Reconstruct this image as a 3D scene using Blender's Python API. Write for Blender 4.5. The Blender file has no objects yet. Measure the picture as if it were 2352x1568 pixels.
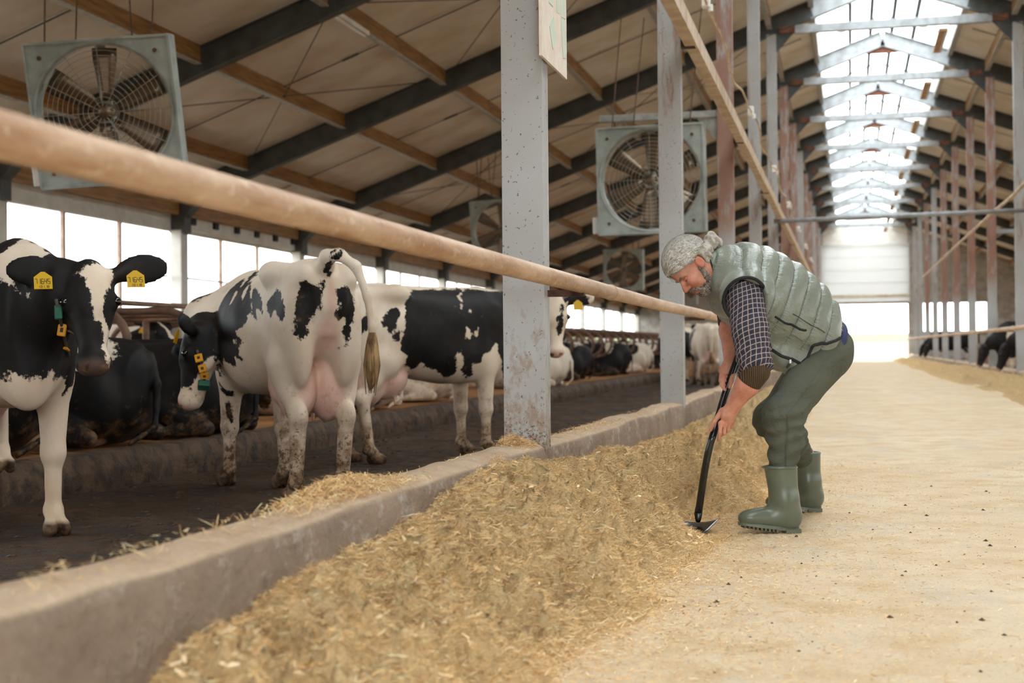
import bpy, bmesh, math, random
import numpy as np
from mathutils import Matrix, Vector, Euler
random.seed(7); RNG = np.random.default_rng(7)
SC = bpy.context.scene
COL = SC.collection

# ------------------------------------------------------------------ camera, sky, exposure
CAM_H = 0.85
YAW, PITCH, ROLL = math.radians(13.35), math.radians(0.63), math.radians(-0.5)
_F = np.array([-math.sin(YAW)*math.cos(PITCH), math.cos(YAW)*math.cos(PITCH), math.sin(PITCH)])
_R0 = np.array([math.cos(YAW), math.sin(YAW), 0.0]); _U0 = np.cross(_R0, _F)
_R = math.cos(ROLL)*_R0 + math.sin(ROLL)*_U0
_U = -math.sin(ROLL)*_R0 + math.cos(ROLL)*_U0
cam_data = bpy.data.cameras.new('camera'); cam = bpy.data.objects.new('camera', cam_data); COL.objects.link(cam)
cam_data.sensor_width = 36.0; cam_data.lens = 50.0; cam_data.clip_end = 1000
cam.matrix_world = Matrix(((_R[0], _U[0], -_F[0], 0), (_R[1], _U[1], -_F[1], 0), (_R[2], _U[2], -_F[2], CAM_H), (0, 0, 0, 1)))
cam_data.dof.use_dof = True; cam_data.dof.focus_distance = 6.75; cam_data.dof.aperture_fstop = 3.0
SC.camera = cam
world = bpy.data.worlds.new('overcast_sky'); SC.world = world; world.use_nodes = True
_wn = world.node_tree.nodes; _wl = world.node_tree.links
_bg = _wn['Background']; _bg.inputs[0].default_value = (0.93, 0.97, 1.0, 1); _bg.inputs[1].default_value = 4.2
SC.view_settings.view_transform = 'Standard'; SC.view_settings.look = 'None'
SC.view_settings.exposure = 0.90; SC.view_settings.gamma = 1.0; SC.view_settings.use_curve_mapping = False
SC.cycles.max_bounces = 8; SC.cycles.diffuse_bounces = 5; SC.cycles.glossy_bounces = 3; SC.cycles.transparent_max_bounces = 12
SC.cycles.use_denoising = True

# ------------------------------------------------------------------ object helpers
def tag(o, label=None, cat=None, group=None, kind=None):
    if label: o['label'] = label
    if cat: o['category'] = cat
    if group: o['group'] = group
    if kind: o['kind'] = kind
    return o
def empty(name, loc=(0, 0, 0), rz=0.0, parent=None):
    o = bpy.data.objects.new(name, None); COL.objects.link(o); o.location = loc; o.rotation_euler = (0, 0, rz)
    o.empty_display_size = .1
    if parent: o.parent = parent
    return o
def link(name, me, mat=None, parent=None, smooth=False):
    if mat is not None and len(me.materials) == 0: me.materials.append(mat)
    o = bpy.data.objects.new(name, me); COL.objects.link(o)
    if parent: o.parent = parent
    if smooth: me.polygons.foreach_set('use_smooth', np.ones(len(me.polygons), bool))
    return o
def mesh_np(name, V, F):
    """V (n,3), F (m,3|4) numpy arrays"""
    me = bpy.data.meshes.new(name)
    V = np.asarray(V, np.float32); F = np.asarray(F, np.int32)
    k = F.shape[1]
    me.vertices.add(len(V)); me.vertices.foreach_set('co', V.ravel())
    me.loops.add(F.size); me.loops.foreach_set('vertex_index', F.ravel())
    me.polygons.add(len(F)); me.polygons.foreach_set('loop_start', np.arange(0, F.size, k, dtype=np.int32))
    me.polygons.foreach_set('loop_total', np.full(len(F), k, np.int32))
    me.update(calc_edges=True); me.validate()
    return me
class MB:
    """collects simple shapes into one mesh"""
    def __init__(s): s.v = []; s.f = []
    def add(s, vs, fs):
        n = len(s.v); s.v += [tuple(map(float, p)) for p in vs]; s.f += [tuple(i+n for i in q) for q in fs]; return s
    def box(s, c, d, rot=None):
        x, y, z = d[0]/2, d[1]/2, d[2]/2
        P = [Vector(p) for p in ((-x,-y,-z),(x,-y,-z),(x,y,-z),(-x,y,-z),(-x,-y,z),(x,-y,z),(x,y,z),(-x,y,z))]
        if rot is not None: P = [rot @ p for p in P]
        c = Vector(c)
        return s.add([p+c for p in P], [(0,3,2,1),(4,5,6,7),(0,1,5,4),(1,2,6,5),(2,3,7,6),(3,0,4,7)])
    def bb(s, a, b):
        return s.box([(a[i]+b[i])/2 for i in range(3)], [abs(b[i]-a[i]) for i in range(3)])
    def beam(s, a, b, w, h, up=(0, 0, 1)):
        """box from a to b, width w sideways, height h along up"""
        a, b = Vector(a), Vector(b); d = (b-a).normalized(); u = Vector(up); sd = d.cross(u).normalized(); u = sd.cross(d)
        P = []
        for p in (a, b):
            for sx, sz in ((-1,-1),(1,-1),(1,1),(-1,1)): P.append(p+sd*(sx*w/2)+u*(sz*h/2))
        return s.add(P, [(3,2,1,0),(4,5,6,7),(0,1,5,4),(1,2,6,5),(2,3,7,6),(3,0,4,7)])
    def tube(s, pts, r, n=12, cap=True):
        pts = [Vector(p) for p in pts]; R = r if hasattr(r, '__len__') else [r]*len(pts)
        rings = []; prev = None
        for i, p in enumerate(pts):
            d = (pts[min(i+1, len(pts)-1)]-pts[max(i-1, 0)]).normalized()
            if prev is None:
                ref = Vector((0, 0, 1)) if abs(d.z) < .9 else Vector((1, 0, 0)); a = d.cross(ref).normalized()
            else: a = (prev-d*prev.dot(d)).normalized()
            b = d.cross(a); prev = a
            rings.append([p+(a*math.cos(2*math.pi*j/n)+b*math.sin(2*math.pi*j/n))*R[i] for j in range(n)])
        vs = [v for ring in rings for v in ring]; fs = []
        for i in range(len(pts)-1):
            for j in range(n): fs.append((i*n+j, i*n+(j+1) % n, (i+1)*n+(j+1) % n, (i+1)*n+j))
        if cap: fs.append(tuple(range(n-1, -1, -1))); fs.append(tuple((len(pts)-1)*n+j for j in range(n)))
        return s.add(vs, fs)
    def prism(s, poly, a, b):
        """extrude 3D polygon by vector"""
        n = len(poly); A = [Vector(p)+Vector(a) for p in poly]; B = [Vector(p)+Vector(b) for p in poly]
        return s.add(A+B, [tuple(range(n-1, -1, -1)), tuple(range(n, 2*n))]+[(i, (i+1) % n, n+(i+1) % n, n+i) for i in range(n)])
    def mesh(s, name):
        me = bpy.data.meshes.new(name); me.from_pydata(s.v, [], s.f); me.update()
        bm = bmesh.new(); bm.from_mesh(me); bmesh.ops.recalc_face_normals(bm, faces=bm.faces); bm.to_mesh(me); bm.free()
        return me
    def build(s, name, mat, parent=None, smooth=False, bevel=0.0):
        o = link(name, s.mesh(name), mat, parent, smooth)
        if bevel:
            m = o.modifiers.new('bevel', 'BEVEL'); m.width = bevel; m.segments = 2; m.limit_method = 'ANGLE'
        return o
def copy_tree(o, parent=None):
    c = o.copy(); COL.objects.link(c); c.parent = parent
    for ch in list(o.children): copy_tree(ch, c)
    return c

# ------------------------------------------------------------------ signed-distance modelling (smooth unions, one continuous skin)
def surface_nets(D, org, h):
    S = D < 0
    A = np.zeros(tuple(n-1 for n in D.shape), np.int8)
    sl = [slice(0, -1), slice(1, None)]
    for a in (0, 1):
        for b in (0, 1):
            for c in (0, 1): A += S[sl[a], sl[b], sl[c]]
    act = (A > 0) & (A < 8)
    I = np.argwhere(act); ids = np.full(act.shape, -1, np.int32); ids[act] = np.arange(len(I))
    cor = np.array([(a, b, c) for a in (0, 1) for b in (0, 1) for c in (0, 1)])
    val = np.stack([D[I[:, 0]+c[0], I[:, 1]+c[1], I[:, 2]+c[2]] for c in cor], 1)
    acc = np.zeros((len(I), 3)); cnt = np.zeros(len(I))
    for a in range(8):
        for b in range(a+1, 8):
            if np.abs(cor[a]-cor[b]).sum() != 1: continue
            m = (val[:, a] < 0) != (val[:, b] < 0)
            t = val[m, a]/(val[m, a]-val[m, b])
            acc[m] += cor[a]+t[:, None]*(cor[b]-cor[a]); cnt[m] += 1
    V = (I+acc/cnt[:, None])*h+org
    Fs = []
    for ax in range(3):
        o1, o2 = [(1, 2), (2, 0), (0, 1)][ax]
        s0 = [slice(None)]*3; s1 = [slice(None)]*3; s0[ax] = slice(0, -1); s1[ax] = slice(1, None)
        ch = S[tuple(s0)] != S[tuple(s1)]
        E = np.argwhere(ch)
        lim = np.array(act.shape)
        E = E[(E[:, o1] > 0) & (E[:, o2] > 0) & (E[:, o1] < lim[o1]) & (E[:, o2] < lim[o2])]
        ins = S[E[:, 0], E[:, 1], E[:, 2]]
        q = []
        for d1, d2 in ((-1, -1), (0, -1), (0, 0), (-1, 0)):
            J = E.copy(); J[:, o1] += d1; J[:, o2] += d2; q.append(ids[J[:, 0], J[:, 1], J[:, 2]])
        q = np.stack(q, 1); q[~ins] = q[~ins][:, ::-1]
        Fs.append(q)
    return V, np.concatenate(Fs)
class SDF:
    def __init__(s, h): s.h = h; s.p = []
    def rc(s, a, b, ra, rb, k=.03, sub=False):
        a = np.array(a, float); b = np.array(b, float)
        def f(P):
            ab = b-a; L = (ab@ab) or 1e-9
            t = np.clip(((P-a)@ab)/L, 0, 1)
            return np.linalg.norm(P-a-t[..., None]*ab, axis=-1)-(ra+(rb-ra)*t)
        r = max(ra, rb); s.p.append((f, np.minimum(a, b)-r, np.maximum(a, b)+r, k, sub)); return s
    def chain(s, pts, rad, k=.03):
        for i in range(len(pts)-1): s.rc(pts[i], pts[i+1], rad[i], rad[i+1], k)
        return s
    def ell(s, c, r, rot=None, k=.03, sub=False):
        c = np.array(c, float); r = np.array(r, float); M = np.eye(3) if rot is None else np.array(rot.to_3x3() if hasattr(rot, 'to_3x3') else rot)
        def f(P):
            q = (P-c)@M
            k0 = np.linalg.norm(q/r, axis=-1); k1 = np.linalg.norm(q/(r*r), axis=-1)
            return k0*(k0-1)/np.maximum(k1, 1e-6)
        e = np.abs(M)@r; s.p.append((f, c-e, c+e, k, sub)); return s
    def box(s, c, d, rot=None, rd=.01, k=.0, sub=False):
        c = np.array(c, float); d = np.array(d, float)/2-rd; M = np.eye(3) if rot is None else np.array(rot.to_3x3() if hasattr(rot, 'to_3x3') else rot)
        def f(P):
            q = np.abs((P-c)@M)-d
            return np.linalg.norm(np.maximum(q, 0), axis=-1)+np.minimum(q.max(-1), 0)-rd
        e = np.abs(M)@(d+rd); s.p.append((f, c-e, c+e, k, sub)); return s
    def fn(s, f, lo, hi, k=.03, sub=False): s.p.append((f, np.array(lo, float), np.array(hi, float), k, sub)); return s
    def mesh(s):
        h = s.h; lo = np.min([p[1] for p in s.p if not p[4]], 0)-4*h; hi = np.max([p[2] for p in s.p if not p[4]], 0)+4*h
        n = np.ceil((hi-lo)/h).astype(int)+1
        D = np.full(tuple(n), 1.0, np.float32)
        ax = [lo[i]+h*np.arange(n[i]) for i in range(3)]
        for f, a, b, k, sub in s.p:
            m = max(k, 3*h)+2*h
            i0 = np.clip(np.floor((a-m-lo)/h).astype(int), 0, n-1); i1 = np.clip(np.ceil((b+m-lo)/h).astype(int)+1, 1, n)
            if np.any(i1 <= i0): continue
            g = np.stack(np.meshgrid(*[ax[q][i0[q]:i1[q]] for q in range(3)], indexing='ij'), -1)
            d = f(g).astype(np.float32); S = tuple(slice(i0[q], i1[q]) for q in range(3)); o = D[S]
            if sub:
                if k > 0:
                    hh = np.clip(.5-.5*(o+d)/k, 0, 1); D[S] = o+(-d-o)*hh+k*hh*(1-hh)
                else: D[S] = np.maximum(o, -d)
            elif k > 0:
                hh = np.clip(.5+.5*(o-d)/k, 0, 1); D[S] = o+(d-o)*hh-k*hh*(1-hh)
            else: D[S] = np.minimum(o, d)
        return surface_nets(D, lo, h)
def relax(V, F, it=2, w=.5):
    E = np.concatenate([F[:, [0, 1]], F[:, [1, 2]], F[:, [2, 3]], F[:, [3, 0]]]); n = len(V)
    for _ in range(it):
        a = np.zeros_like(V); c = np.zeros(n)
        for i in (0, 1): a[:, i] = 0
        for d in range(3): a[:, d] = np.bincount(E[:, 0], V[E[:, 1], d], n)+np.bincount(E[:, 1], V[E[:, 0], d], n)
        c = np.bincount(E[:, 0], minlength=n)+np.bincount(E[:, 1], minlength=n)
        V = V+w*(a/np.maximum(c, 1)[:, None]-V)
    return V
def vnoise(P, scale, seed=0):
    """cheap smooth value noise in -1..1 for numpy points (n,3)"""
    P = np.asarray(P)*scale; i = np.floor(P).astype(np.int64); f = P-i; f = f*f*(3-2*f); out = np.zeros(len(P))
    for a in (0, 1):
        for b in (0, 1):
            for c in (0, 1):
                h = ((i[:, 0]+a)*374761393+(i[:, 1]+b)*668265263+(i[:, 2]+c)*2147483647+seed*974634777) & 0xffffffff
                h = ((h ^ (h >> 13))*1274126177) & 0xffffffff; h = (h ^ (h >> 16)) & 0xffff
                w = (f[:, 0] if a else 1-f[:, 0])*(f[:, 1] if b else 1-f[:, 1])*(f[:, 2] if c else 1-f[:, 2])
                out += w*(h/32767.5-1)
    return out
def set_attr(me, name, arr):
    a = me.attributes.new(name, 'FLOAT_COLOR', 'POINT'); a.data.foreach_set('color', np.ascontiguousarray(arr, np.float32).ravel())

# ------------------------------------------------------------------ procedural materials
def srgb(r, g, b):
    f = lambda c: (c/255/12.92) if c/255 <= .04045 else ((c/255+.055)/1.055)**2.4
    return (f(r), f(g), f(b), 1.0)
class Mat:
    def __init__(s, name, base=(.5, .5, .5, 1), rough=.6, metal=0.0, spec=.5):
        s.m = bpy.data.materials.new(name); s.m.use_nodes = True; s.n = s.m.node_tree.nodes; s.l = s.m.node_tree.links
        s.b = s.n['Principled BSDF']; s.b.inputs['Base Color'].default_value = base; s.b.inputs['Roughness'].default_value = rough
        s.b.inputs['Metallic'].default_value = metal; s.b.inputs['Specular IOR Level'].default_value = spec
        s.col = None; s._tc = None
    def new(s, t, **kw):
        n = s.n.new(t)
        for k, v in kw.items(): setattr(n, k, v)
        return n
    def coord(s, kind='Object', scale=(1, 1, 1)):
        if s._tc is None: s._tc = s.new('ShaderNodeTexCoord')
        mp = s.new('ShaderNodeMapping'); mp.inputs['Scale'].default_value = scale
        s.l.new(s._tc.outputs[kind], mp.inputs[0]); return mp.outputs[0]
    def noise(s, scale, detail=4, rough=.55, co=None, dist=0.0, kind='Object'):
        n = s.new('ShaderNodeTexNoise'); n.inputs['Scale'].default_value = scale; n.inputs['Detail'].default_value = detail
        n.inputs['Roughness'].default_value = rough; n.inputs['Distortion'].default_value = dist
        s.l.new(co if co is not None else s.coord(kind), n.inputs['Vector']); return n.outputs['Fac']
    def voro(s, scale, co=None, feature='F1', rnd=1.0):
        n = s.new('ShaderNodeTexVoronoi'); n.feature = feature; n.inputs['Scale'].default_value = scale; n.inputs['Randomness'].default_value = rnd
        s.l.new(co if co is not None else s.coord(), n.inputs['Vector']); return n
    def ramp(s, x, lo, hi, a=0.0, b=1.0):
        n = s.new('ShaderNodeMapRange'); n.inputs[1].default_value = lo; n.inputs[2].default_value = hi; n.inputs[3].default_value = a; n.inputs[4].default_value = b
        s.l.new(x, n.inputs[0]); return n.outputs[0]
    def math(s, op, a, b=None):
        n = s.new('ShaderNodeMath'); n.operation = op
        for i, q in enumerate((a, b)):
            if q is None: continue
            if isinstance(q, (int, float)): n.inputs[i].default_value = q
            else: s.l.new(q, n.inputs[i])
        return n.outputs[0]
    def mix(s, fac, a, b, blend='MIX'):
        n = s.new('ShaderNodeMix'); n.data_type = 'RGBA'; n.blend_type = blend
        for i, q in ((0, fac), (6, a), (7, b)):
            if isinstance(q, (int, float)): n.inputs[i].default_value = q
            elif isinstance(q, tuple): n.inputs[i].default_value = q
            else: s.l.new(q, n.inputs[i])
        return n.outputs[2]
    def sep(s, attr):
        a = s.new('ShaderNodeAttribute'); a.attribute_name = attr; n = s.new('ShaderNodeSeparateColor'); s.l.new(a.outputs['Color'], n.inputs[0])
        return n.outputs[0], n.outputs[1], n.outputs[2]
    def xyz(s, kind='Object'):
        n = s.new('ShaderNodeSeparateXYZ'); s.l.new(s.coord(kind), n.inputs[0]); return n.outputs
    def color(s, c): s.l.new(c, s.b.inputs['Base Color']); return s
    def rough(s, c): s.l.new(c, s.b.inputs['Roughness']); return s
    def bump(s, hgt, dist=.01, st=1.0):
        n = s.new('ShaderNodeBump'); n.inputs['Distance'].default_value = dist; n.inputs['Strength'].default_value = st
        s.l.new(hgt, n.inputs['Height']); s.l.new(n.outputs[0], s.b.inputs['Normal']); return s
def two_tone(name, a, b, scale=6, rough=.7, lo=.4, hi=.62, metal=0.0, bump=0.0, spec=.4, detail=5, co_scale=None, kind='Object'):
    m = Mat(name, a, rough, metal, spec); co = m.coord(kind, co_scale or (1, 1, 1))
    n = m.noise(scale, detail, .6, co); m.color(m.mix(m.ramp(n, lo, hi), a, b))
    if bump: m.bump(n, bump)
    return m.m
# ------------------------------------------------------------------ the barn: dimensions
Y0, BAY, K0, K1 = 6.9, 6.0, -2, 13            # portal frames every 6 m; frame 0 stands beside the first column
XW, XC = -12.57, 0.89                         # left eave wall, ridge line
XR = 2*XC-XW
SLOPE = 0.363
YN, YF = Y0+BAY*K0, Y0+BAY*K1                 # near and far end walls
def FY(k): return Y0+BAY*k
def gz(y): return max(0.0, (y-10.0)*0.0065)    # the floor climbs gently towards the far door
def zr(x, off=0.0):                            # underside of the rafters
    return 3.69+off+SLOPE*((x-XW) if x <= XC else (XR-x))

# ------------------------------------------------------------------ materials of the shell
m_panel = Mat('cream_roof_panel', srgb(226, 214, 196), .55)
m_panel.color(m_panel.mix(m_panel.ramp(m_panel.noise(.9, 4), .42, .7), srgb(232, 227, 217), srgb(208, 194, 172)))
w = m_panel.new('ShaderNodeTexWave'); w.inputs['Scale'].default_value = 3.0; w.bands_direction = 'Y'; m_panel.l.new(m_panel.coord(), w.inputs[0]); m_panel.bump(w.outputs['Fac'], .004, .5)
m_panel = m_panel.m
m_rafter = two_tone('dark_grey_steel', srgb(86, 90, 90), srgb(70, 72, 70), 3, .5, spec=.4)
m_purlin = Mat('brown_purlin', srgb(150, 105, 60), .6)
_c = m_purlin.coord('Object', (4, .7, 9)); m_purlin.color(m_purlin.mix(m_purlin.ramp(m_purlin.noise(2.5, 4, .6, _c), .35, .65), srgb(172, 132, 84), srgb(124, 88, 52)))
m_purlin = m_purlin.m
m_galv = two_tone('galvanised_steel', srgb(176, 176, 170), srgb(150, 148, 140), 8, .45, spec=.5)
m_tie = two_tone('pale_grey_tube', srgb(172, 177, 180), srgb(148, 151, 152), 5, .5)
m_rust = two_tone('rusty_steel', srgb(140, 92, 72), srgb(96, 58, 42), 9, .85)
m_wallwhite = two_tone('white_wall_panel', srgb(222, 220, 212), srgb(204, 200, 190), 2, .6)
m_wallgrey = two_tone('grey_wall_concrete', srgb(176, 172, 164), srgb(150, 144, 134), 3, .8)
m_frame = two_tone('window_bar', srgb(206, 178, 158), srgb(180, 150, 128), 6, .6)
def glass_mat(name, tint, gl=.06):
    m = bpy.data.materials.new(name); m.use_nodes = True; n = m.node_tree.nodes; l = m.node_tree.links
    for q in list(n): n.remove(q)
    o = n.new('ShaderNodeOutputMaterial'); t = n.new('ShaderNodeBsdfTransparent'); t.inputs[0].default_value = tint
    g = n.new('ShaderNodeBsdfGlossy'); g.inputs['Roughness'].default_value = .08; mx = n.new('ShaderNodeMixShader'); mx.inputs[0].default_value = gl
    l.new(t.outputs[0], mx.inputs[1]); l.new(g.outputs[0], mx.inputs[2]); l.new(mx.outputs[0], o.inputs[0]); return m
m_glass = glass_mat('window_glass', (.93, .95, .95, 1))
m_skyglass = glass_mat('skylight_sheet', (.95, .97, .97, 1), .04)
# column paint: pale grey with specks and splashed dirt that thickens near the kerb
def column_mat(name, rust=0.0, splash=True):
    m = Mat(name, srgb(186, 186, 182), .42, 0, .45)
    c = m.mix(m.ramp(m.noise(1.6, 3), .35, .7), srgb(184, 185, 185), srgb(170, 168, 163))
    sp = m.ramp(m.noise(55, 2, .5), .67, .72)
    c = m.mix(m.math('MULTIPLY', sp, .75), c, srgb(88, 70, 52))
    z = m.xyz()[2]
    if splash:
        st = m.noise(11, 6, .7, m.coord('Object', (1, 1, .55)))
        thr = m.ramp(z, .35, 1.35, -.14, .10)
        s = m.ramp(m.math('SUBTRACT', st, thr), .545, .66)
        low = m.ramp(z, 1.0, 1.5, 1.0, 0.0)
        c = m.mix(m.math('MULTIPLY', m.math('MULTIPLY', s, low), .6), c, srgb(148, 114, 80))
        st2 = m.noise(64, 6, .75); s2 = m.ramp(m.math('SUBTRACT', st2, m.ramp(z, .3, .75, -.10, .17)), .5, .60)
        c = m.mix(m.math('MULTIPLY', s2, .9), c, srgb(74, 52, 36))
    if rust:
        r = m.ramp(m.noise(2.2, 6, .65, m.coord('Object', (5, 5, .7))), .62-rust*.35, .72-rust*.3)
        r = m.math('MULTIPLY', r, m.ramp(z, 2.2, 2.6))
        c = m.mix(r, c, srgb(158, 120, 104))
    return m.color(c).m
m_col = column_mat('grey_column_paint'); m_colr = column_mat('rusting_column_paint', .75, False); m_col2 = column_mat('clean_column_paint', .18, False)
# ground
def ground_mat():
    m = Mat('chaff_dusted_concrete', srgb(214, 186, 142), .85, 0, .25)
    big = m.noise(.55, 5, .6); mid = m.noise(3.2, 6, .65); fine = m.noise(70, 4, .7); streak = m.noise(1.2, 5, .6, m.coord('Object', (2.0, .9, 1)))
    c = m.mix(m.ramp(big, .35, .65), srgb(218, 196, 162), srgb(228, 211, 182))
    c = m.mix(m.ramp(mid, .45, .68), c, srgb(208, 180, 140))
    c = m.mix(m.math('MULTIPLY', m.ramp(streak, .52, .7), .7), c, srgb(206, 194, 174))
    c = m.mix(m.math('MULTIPLY', m.ramp(fine, .56, .7), .7), c, srgb(150, 112, 66))
    c = m.mix(m.math('MULTIPLY', m.ramp(m.noise(120, 3, .7), .58, .7), .6), c, srgb(240, 220, 178))
    v = m.voro(9); c = m.mix(m.math('MULTIPLY', m.ramp(v.outputs['Distance'], .05, .09, 1, 0), m.ramp(m.noise(5, 2), .58, .62)), c, srgb(92, 70, 48))
    m.color(c); m.bump(fine, .01, .6); return m.m
m_ground = ground_mat()
def mud_mat():
    m = Mat('wet_manure_floor', srgb(74, 56, 40), .5, 0, .45)
    a = m.noise(.9, 6, .65); b = m.noise(6.5, 7, .72, None, .6); f = m.noise(40, 5, .7)
    c = m.mix(m.ramp(a, .38, .66), srgb(64, 45, 30), srgb(112, 82, 52))
    c = m.mix(m.math('MULTIPLY', m.ramp(b, .46, .60), .85), c, srgb(44, 31, 22))
    c = m.mix(m.math('MULTIPLY', m.ramp(f, .60, .68), .7), c, srgb(160, 120, 68))
    m.color(c); m.rough(m.ramp(b, .40, .62, .80, .34)); m.bump(m.math('ADD', m.math('MULTIPLY', b, 1.6), m.math('MULTIPLY', f, .6)), .06, 1.0); return m.m
m_mud = mud_mat()
def bed_mat():
    m = Mat('sawdust_bedding', srgb(172, 122, 78), .95, 0, .1)
    c = m.mix(m.ramp(m.noise(1.4, 6, .65), .35, .65), srgb(178, 128, 82), srgb(128, 86, 52)); c = m.mix(m.math('MULTIPLY', m.ramp(m.noise(50, 4, .7), .5, .7), .5), c, srgb(206, 164, 112))
    m.color(c); m.bump(m.noise(30, 5, .7), .03); return m.m
m_bed = bed_mat()
def kerb_mat():
    m = Mat('worn_kerb_concrete', srgb(190, 170, 146), .85, 0, .25)
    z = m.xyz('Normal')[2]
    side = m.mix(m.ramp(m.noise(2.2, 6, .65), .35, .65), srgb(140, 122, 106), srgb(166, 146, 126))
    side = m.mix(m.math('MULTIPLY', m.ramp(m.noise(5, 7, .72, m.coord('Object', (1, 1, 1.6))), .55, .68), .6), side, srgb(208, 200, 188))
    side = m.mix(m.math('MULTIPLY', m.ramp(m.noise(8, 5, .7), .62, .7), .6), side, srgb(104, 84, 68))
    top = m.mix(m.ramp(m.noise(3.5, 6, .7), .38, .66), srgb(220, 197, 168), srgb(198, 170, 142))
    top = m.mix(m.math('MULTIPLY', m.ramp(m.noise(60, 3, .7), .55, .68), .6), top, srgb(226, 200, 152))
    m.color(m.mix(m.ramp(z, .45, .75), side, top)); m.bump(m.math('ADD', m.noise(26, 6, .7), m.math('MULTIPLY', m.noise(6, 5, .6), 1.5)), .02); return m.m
m_kerb = kerb_mat()
m_rail = Mat('tan_worn_pipe', srgb(206, 172, 136), .5, 0, .4)
_c = m_rail.mix(m_rail.ramp(m_rail.noise(2.2, 6, .65, m_rail.coord('Object', (6, 1, 6))), .36, .66), srgb(206, 176, 146), srgb(166, 126, 92))
_c = m_rail.mix(m_rail.math('MULTIPLY', m_rail.ramp(m_rail.noise(14, 5, .7, m_rail.coord('Object', (2, 1, 2))), .56, .68), .7), _c, srgb(226, 206, 178))
m_rail.color(_c); m_rail.bump(m_rail.noise(30, 4), .003); m_rail = m_rail.m

# ------------------------------------------------------------------ floors
def strip(name, x0, x1, z, mat, label, cat='floor', thick=.3, ya=YN, yb=YF):
    V, Fc = [], []
    ys = np.linspace(ya, yb, 60)
    for y in ys:
        g = gz(y)+z
        V += [(x0, y, g-thick), (x1, y, g-thick), (x1, y, g), (x0, y, g)]
    for i in range(len(ys)-1):
        a, b = i*4, i*4+4
        for j in range(4): Fc.append((a+j, a+(j+1) % 4, b+(j+1) % 4, b+j))
    Fc += [(3, 2, 1, 0), tuple(len(V)-4+j for j in range(4))]
    mb = MB(); mb.add(V, Fc)
    return tag(mb.build(name, mat), label, cat, kind='structure')
KX0, KX1 = -1.735, -1.455
RX0, RX1 = 3.30, 3.58
strip('floor', KX0+.1, RX1-.1, 0.0, m_ground, 'pale chaff dusted concrete floor of the central drive aisle')
strip('floor_left_alley', -4.90, KX0+.15, 0.0, m_mud, 'dark wet manure covered floor between left kerb and stalls')
strip('floor_left_stalls', -9.65, -4.88, 0.22, m_bed, 'raised sawdust bedded stall platform on the left', thick=.5)
strip('floor_left_passage', XW+.1, -9.6, 0.0, m_mud, 'dark floor of the passage along the left windows')
strip('floor_right_alley', RX1-.15, 6.65, 0.0, m_mud, 'dark floor of the alley behind the right kerb')
strip('floor_right_stalls', 6.6, XR-.1, 0.22, m_bed, 'raised bedding platform on the right', thick=.5)
# rough dirty lip of the stall platform
mb = MB(); V = []; Fc = []; ys = np.arange(3.0, 40, .12)
for y in ys:
    n = .02*math.sin(y*9.1)+.025*math.sin(y*3.7+1)
    g = gz(y); V += [(-4.78+n, y, g-.05), (-4.76+n*1.4, y, g+.13), (-4.82+n, y, g+.235+n*.2), (-4.98, y, g+.245)]
for i in range(len(ys)-1):
    for j in range(3): Fc.append((i*4+j, i*4+j+1, i*4+5+j, i*4+4+j))
mb.add(V, Fc); tag(mb.build('trim_stall_kerb', two_tone('dirty_stall_kerb', srgb(92, 70, 50), srgb(54, 40, 29), 9, .75, bump=.06), smooth=True), 'dirt caked raised edge of the left stall platform', 'kerb', kind='structure')

# ------------------------------------------------------------------ kerbs (worn concrete walls under the feed rails)
def kerb(name, x0, x1, ztop, mat, label, front=1, rough=1.0):
    root = empty(name); tag(root, label, 'kerb', kind='structure')
    for k in range(K0, K1):
        ya, yb = FY(k)+.0, FY(k+1)-.0
        if yb < -4: step = .5
        elif ya < 20: step = .05
        else: step = .5
        ys = np.linspace(ya, yb, int((yb-ya)/step)+1)
        V, Fc = [], []
        for y in ys:
            g = gz(y)
            def nz(s, a): return a*rough*float(vnoise(np.array([[y, s, 0.3]]), 1.0)[0])
            def nz2(s, a): return a*rough*float(vnoise(np.array([[y*4.2, s, 7.3]]), 1.0)[0])
            t = ztop+nz(1, .018)+nz2(2, .006)
            e1 = nz2(3, .016)+nz(5, .014); e0 = nz2(9, .03)+nz(11, .02)
            w = x1-x0; sgn = 1
            V += [(x0, y, g-.1), (x0+.015+e0*.4, y, g+t-.10), (x0+.05+e0, y, g+t-.03+nz2(4, .012)), (x0+.11, y, g+t+nz2(6, .008)),
                  (x1-.10, y, g+t+.004+nz2(12, .006)), (x1-.028+e1*.5, y, g+t-.006), (x1-.006+e1*.7, y, g+t-.022+nz2(8, .006)), (x1+e1*.2, y, g+t-.06), (x1, y, g-.1)]
        m = 9
        for i in range(len(ys)-1):
            for j in range(m-1): Fc.append((i*m+j, i*m+j+1, (i+1)*m+j+1, (i+1)*m+j))
        Fc.append(tuple(range(m-1, -1, -1))); Fc.append(tuple((len(ys)-1)*m+j for j in range(m)))
        mb = MB(); mb.add(V, Fc); mb.build('kerb_block', mat, root, smooth=True)
    return root
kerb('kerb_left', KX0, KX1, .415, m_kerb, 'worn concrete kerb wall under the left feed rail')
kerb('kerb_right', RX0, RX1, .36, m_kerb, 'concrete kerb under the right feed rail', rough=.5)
# bolts and dark steel inserts in the kerb face
for i, (y, z, w_, h_) in enumerate(((2.14, .14, .012, .016), (4.22, .22, .005, .018), (6.62, .2, .006, .008))):
    tag(MB().box((KX1+.006, y, z), (.018, w_*1.6, h_*1.6)).build('kerb_bolt', m_rafter, bevel=.003),
        ('dark round bolt in the kerb face at the lower left corner', 'small dark steel insert in the kerb face above the feed', 'tiny dark bolt in the kerb face beside the first column')[i], 'bolt')

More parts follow.
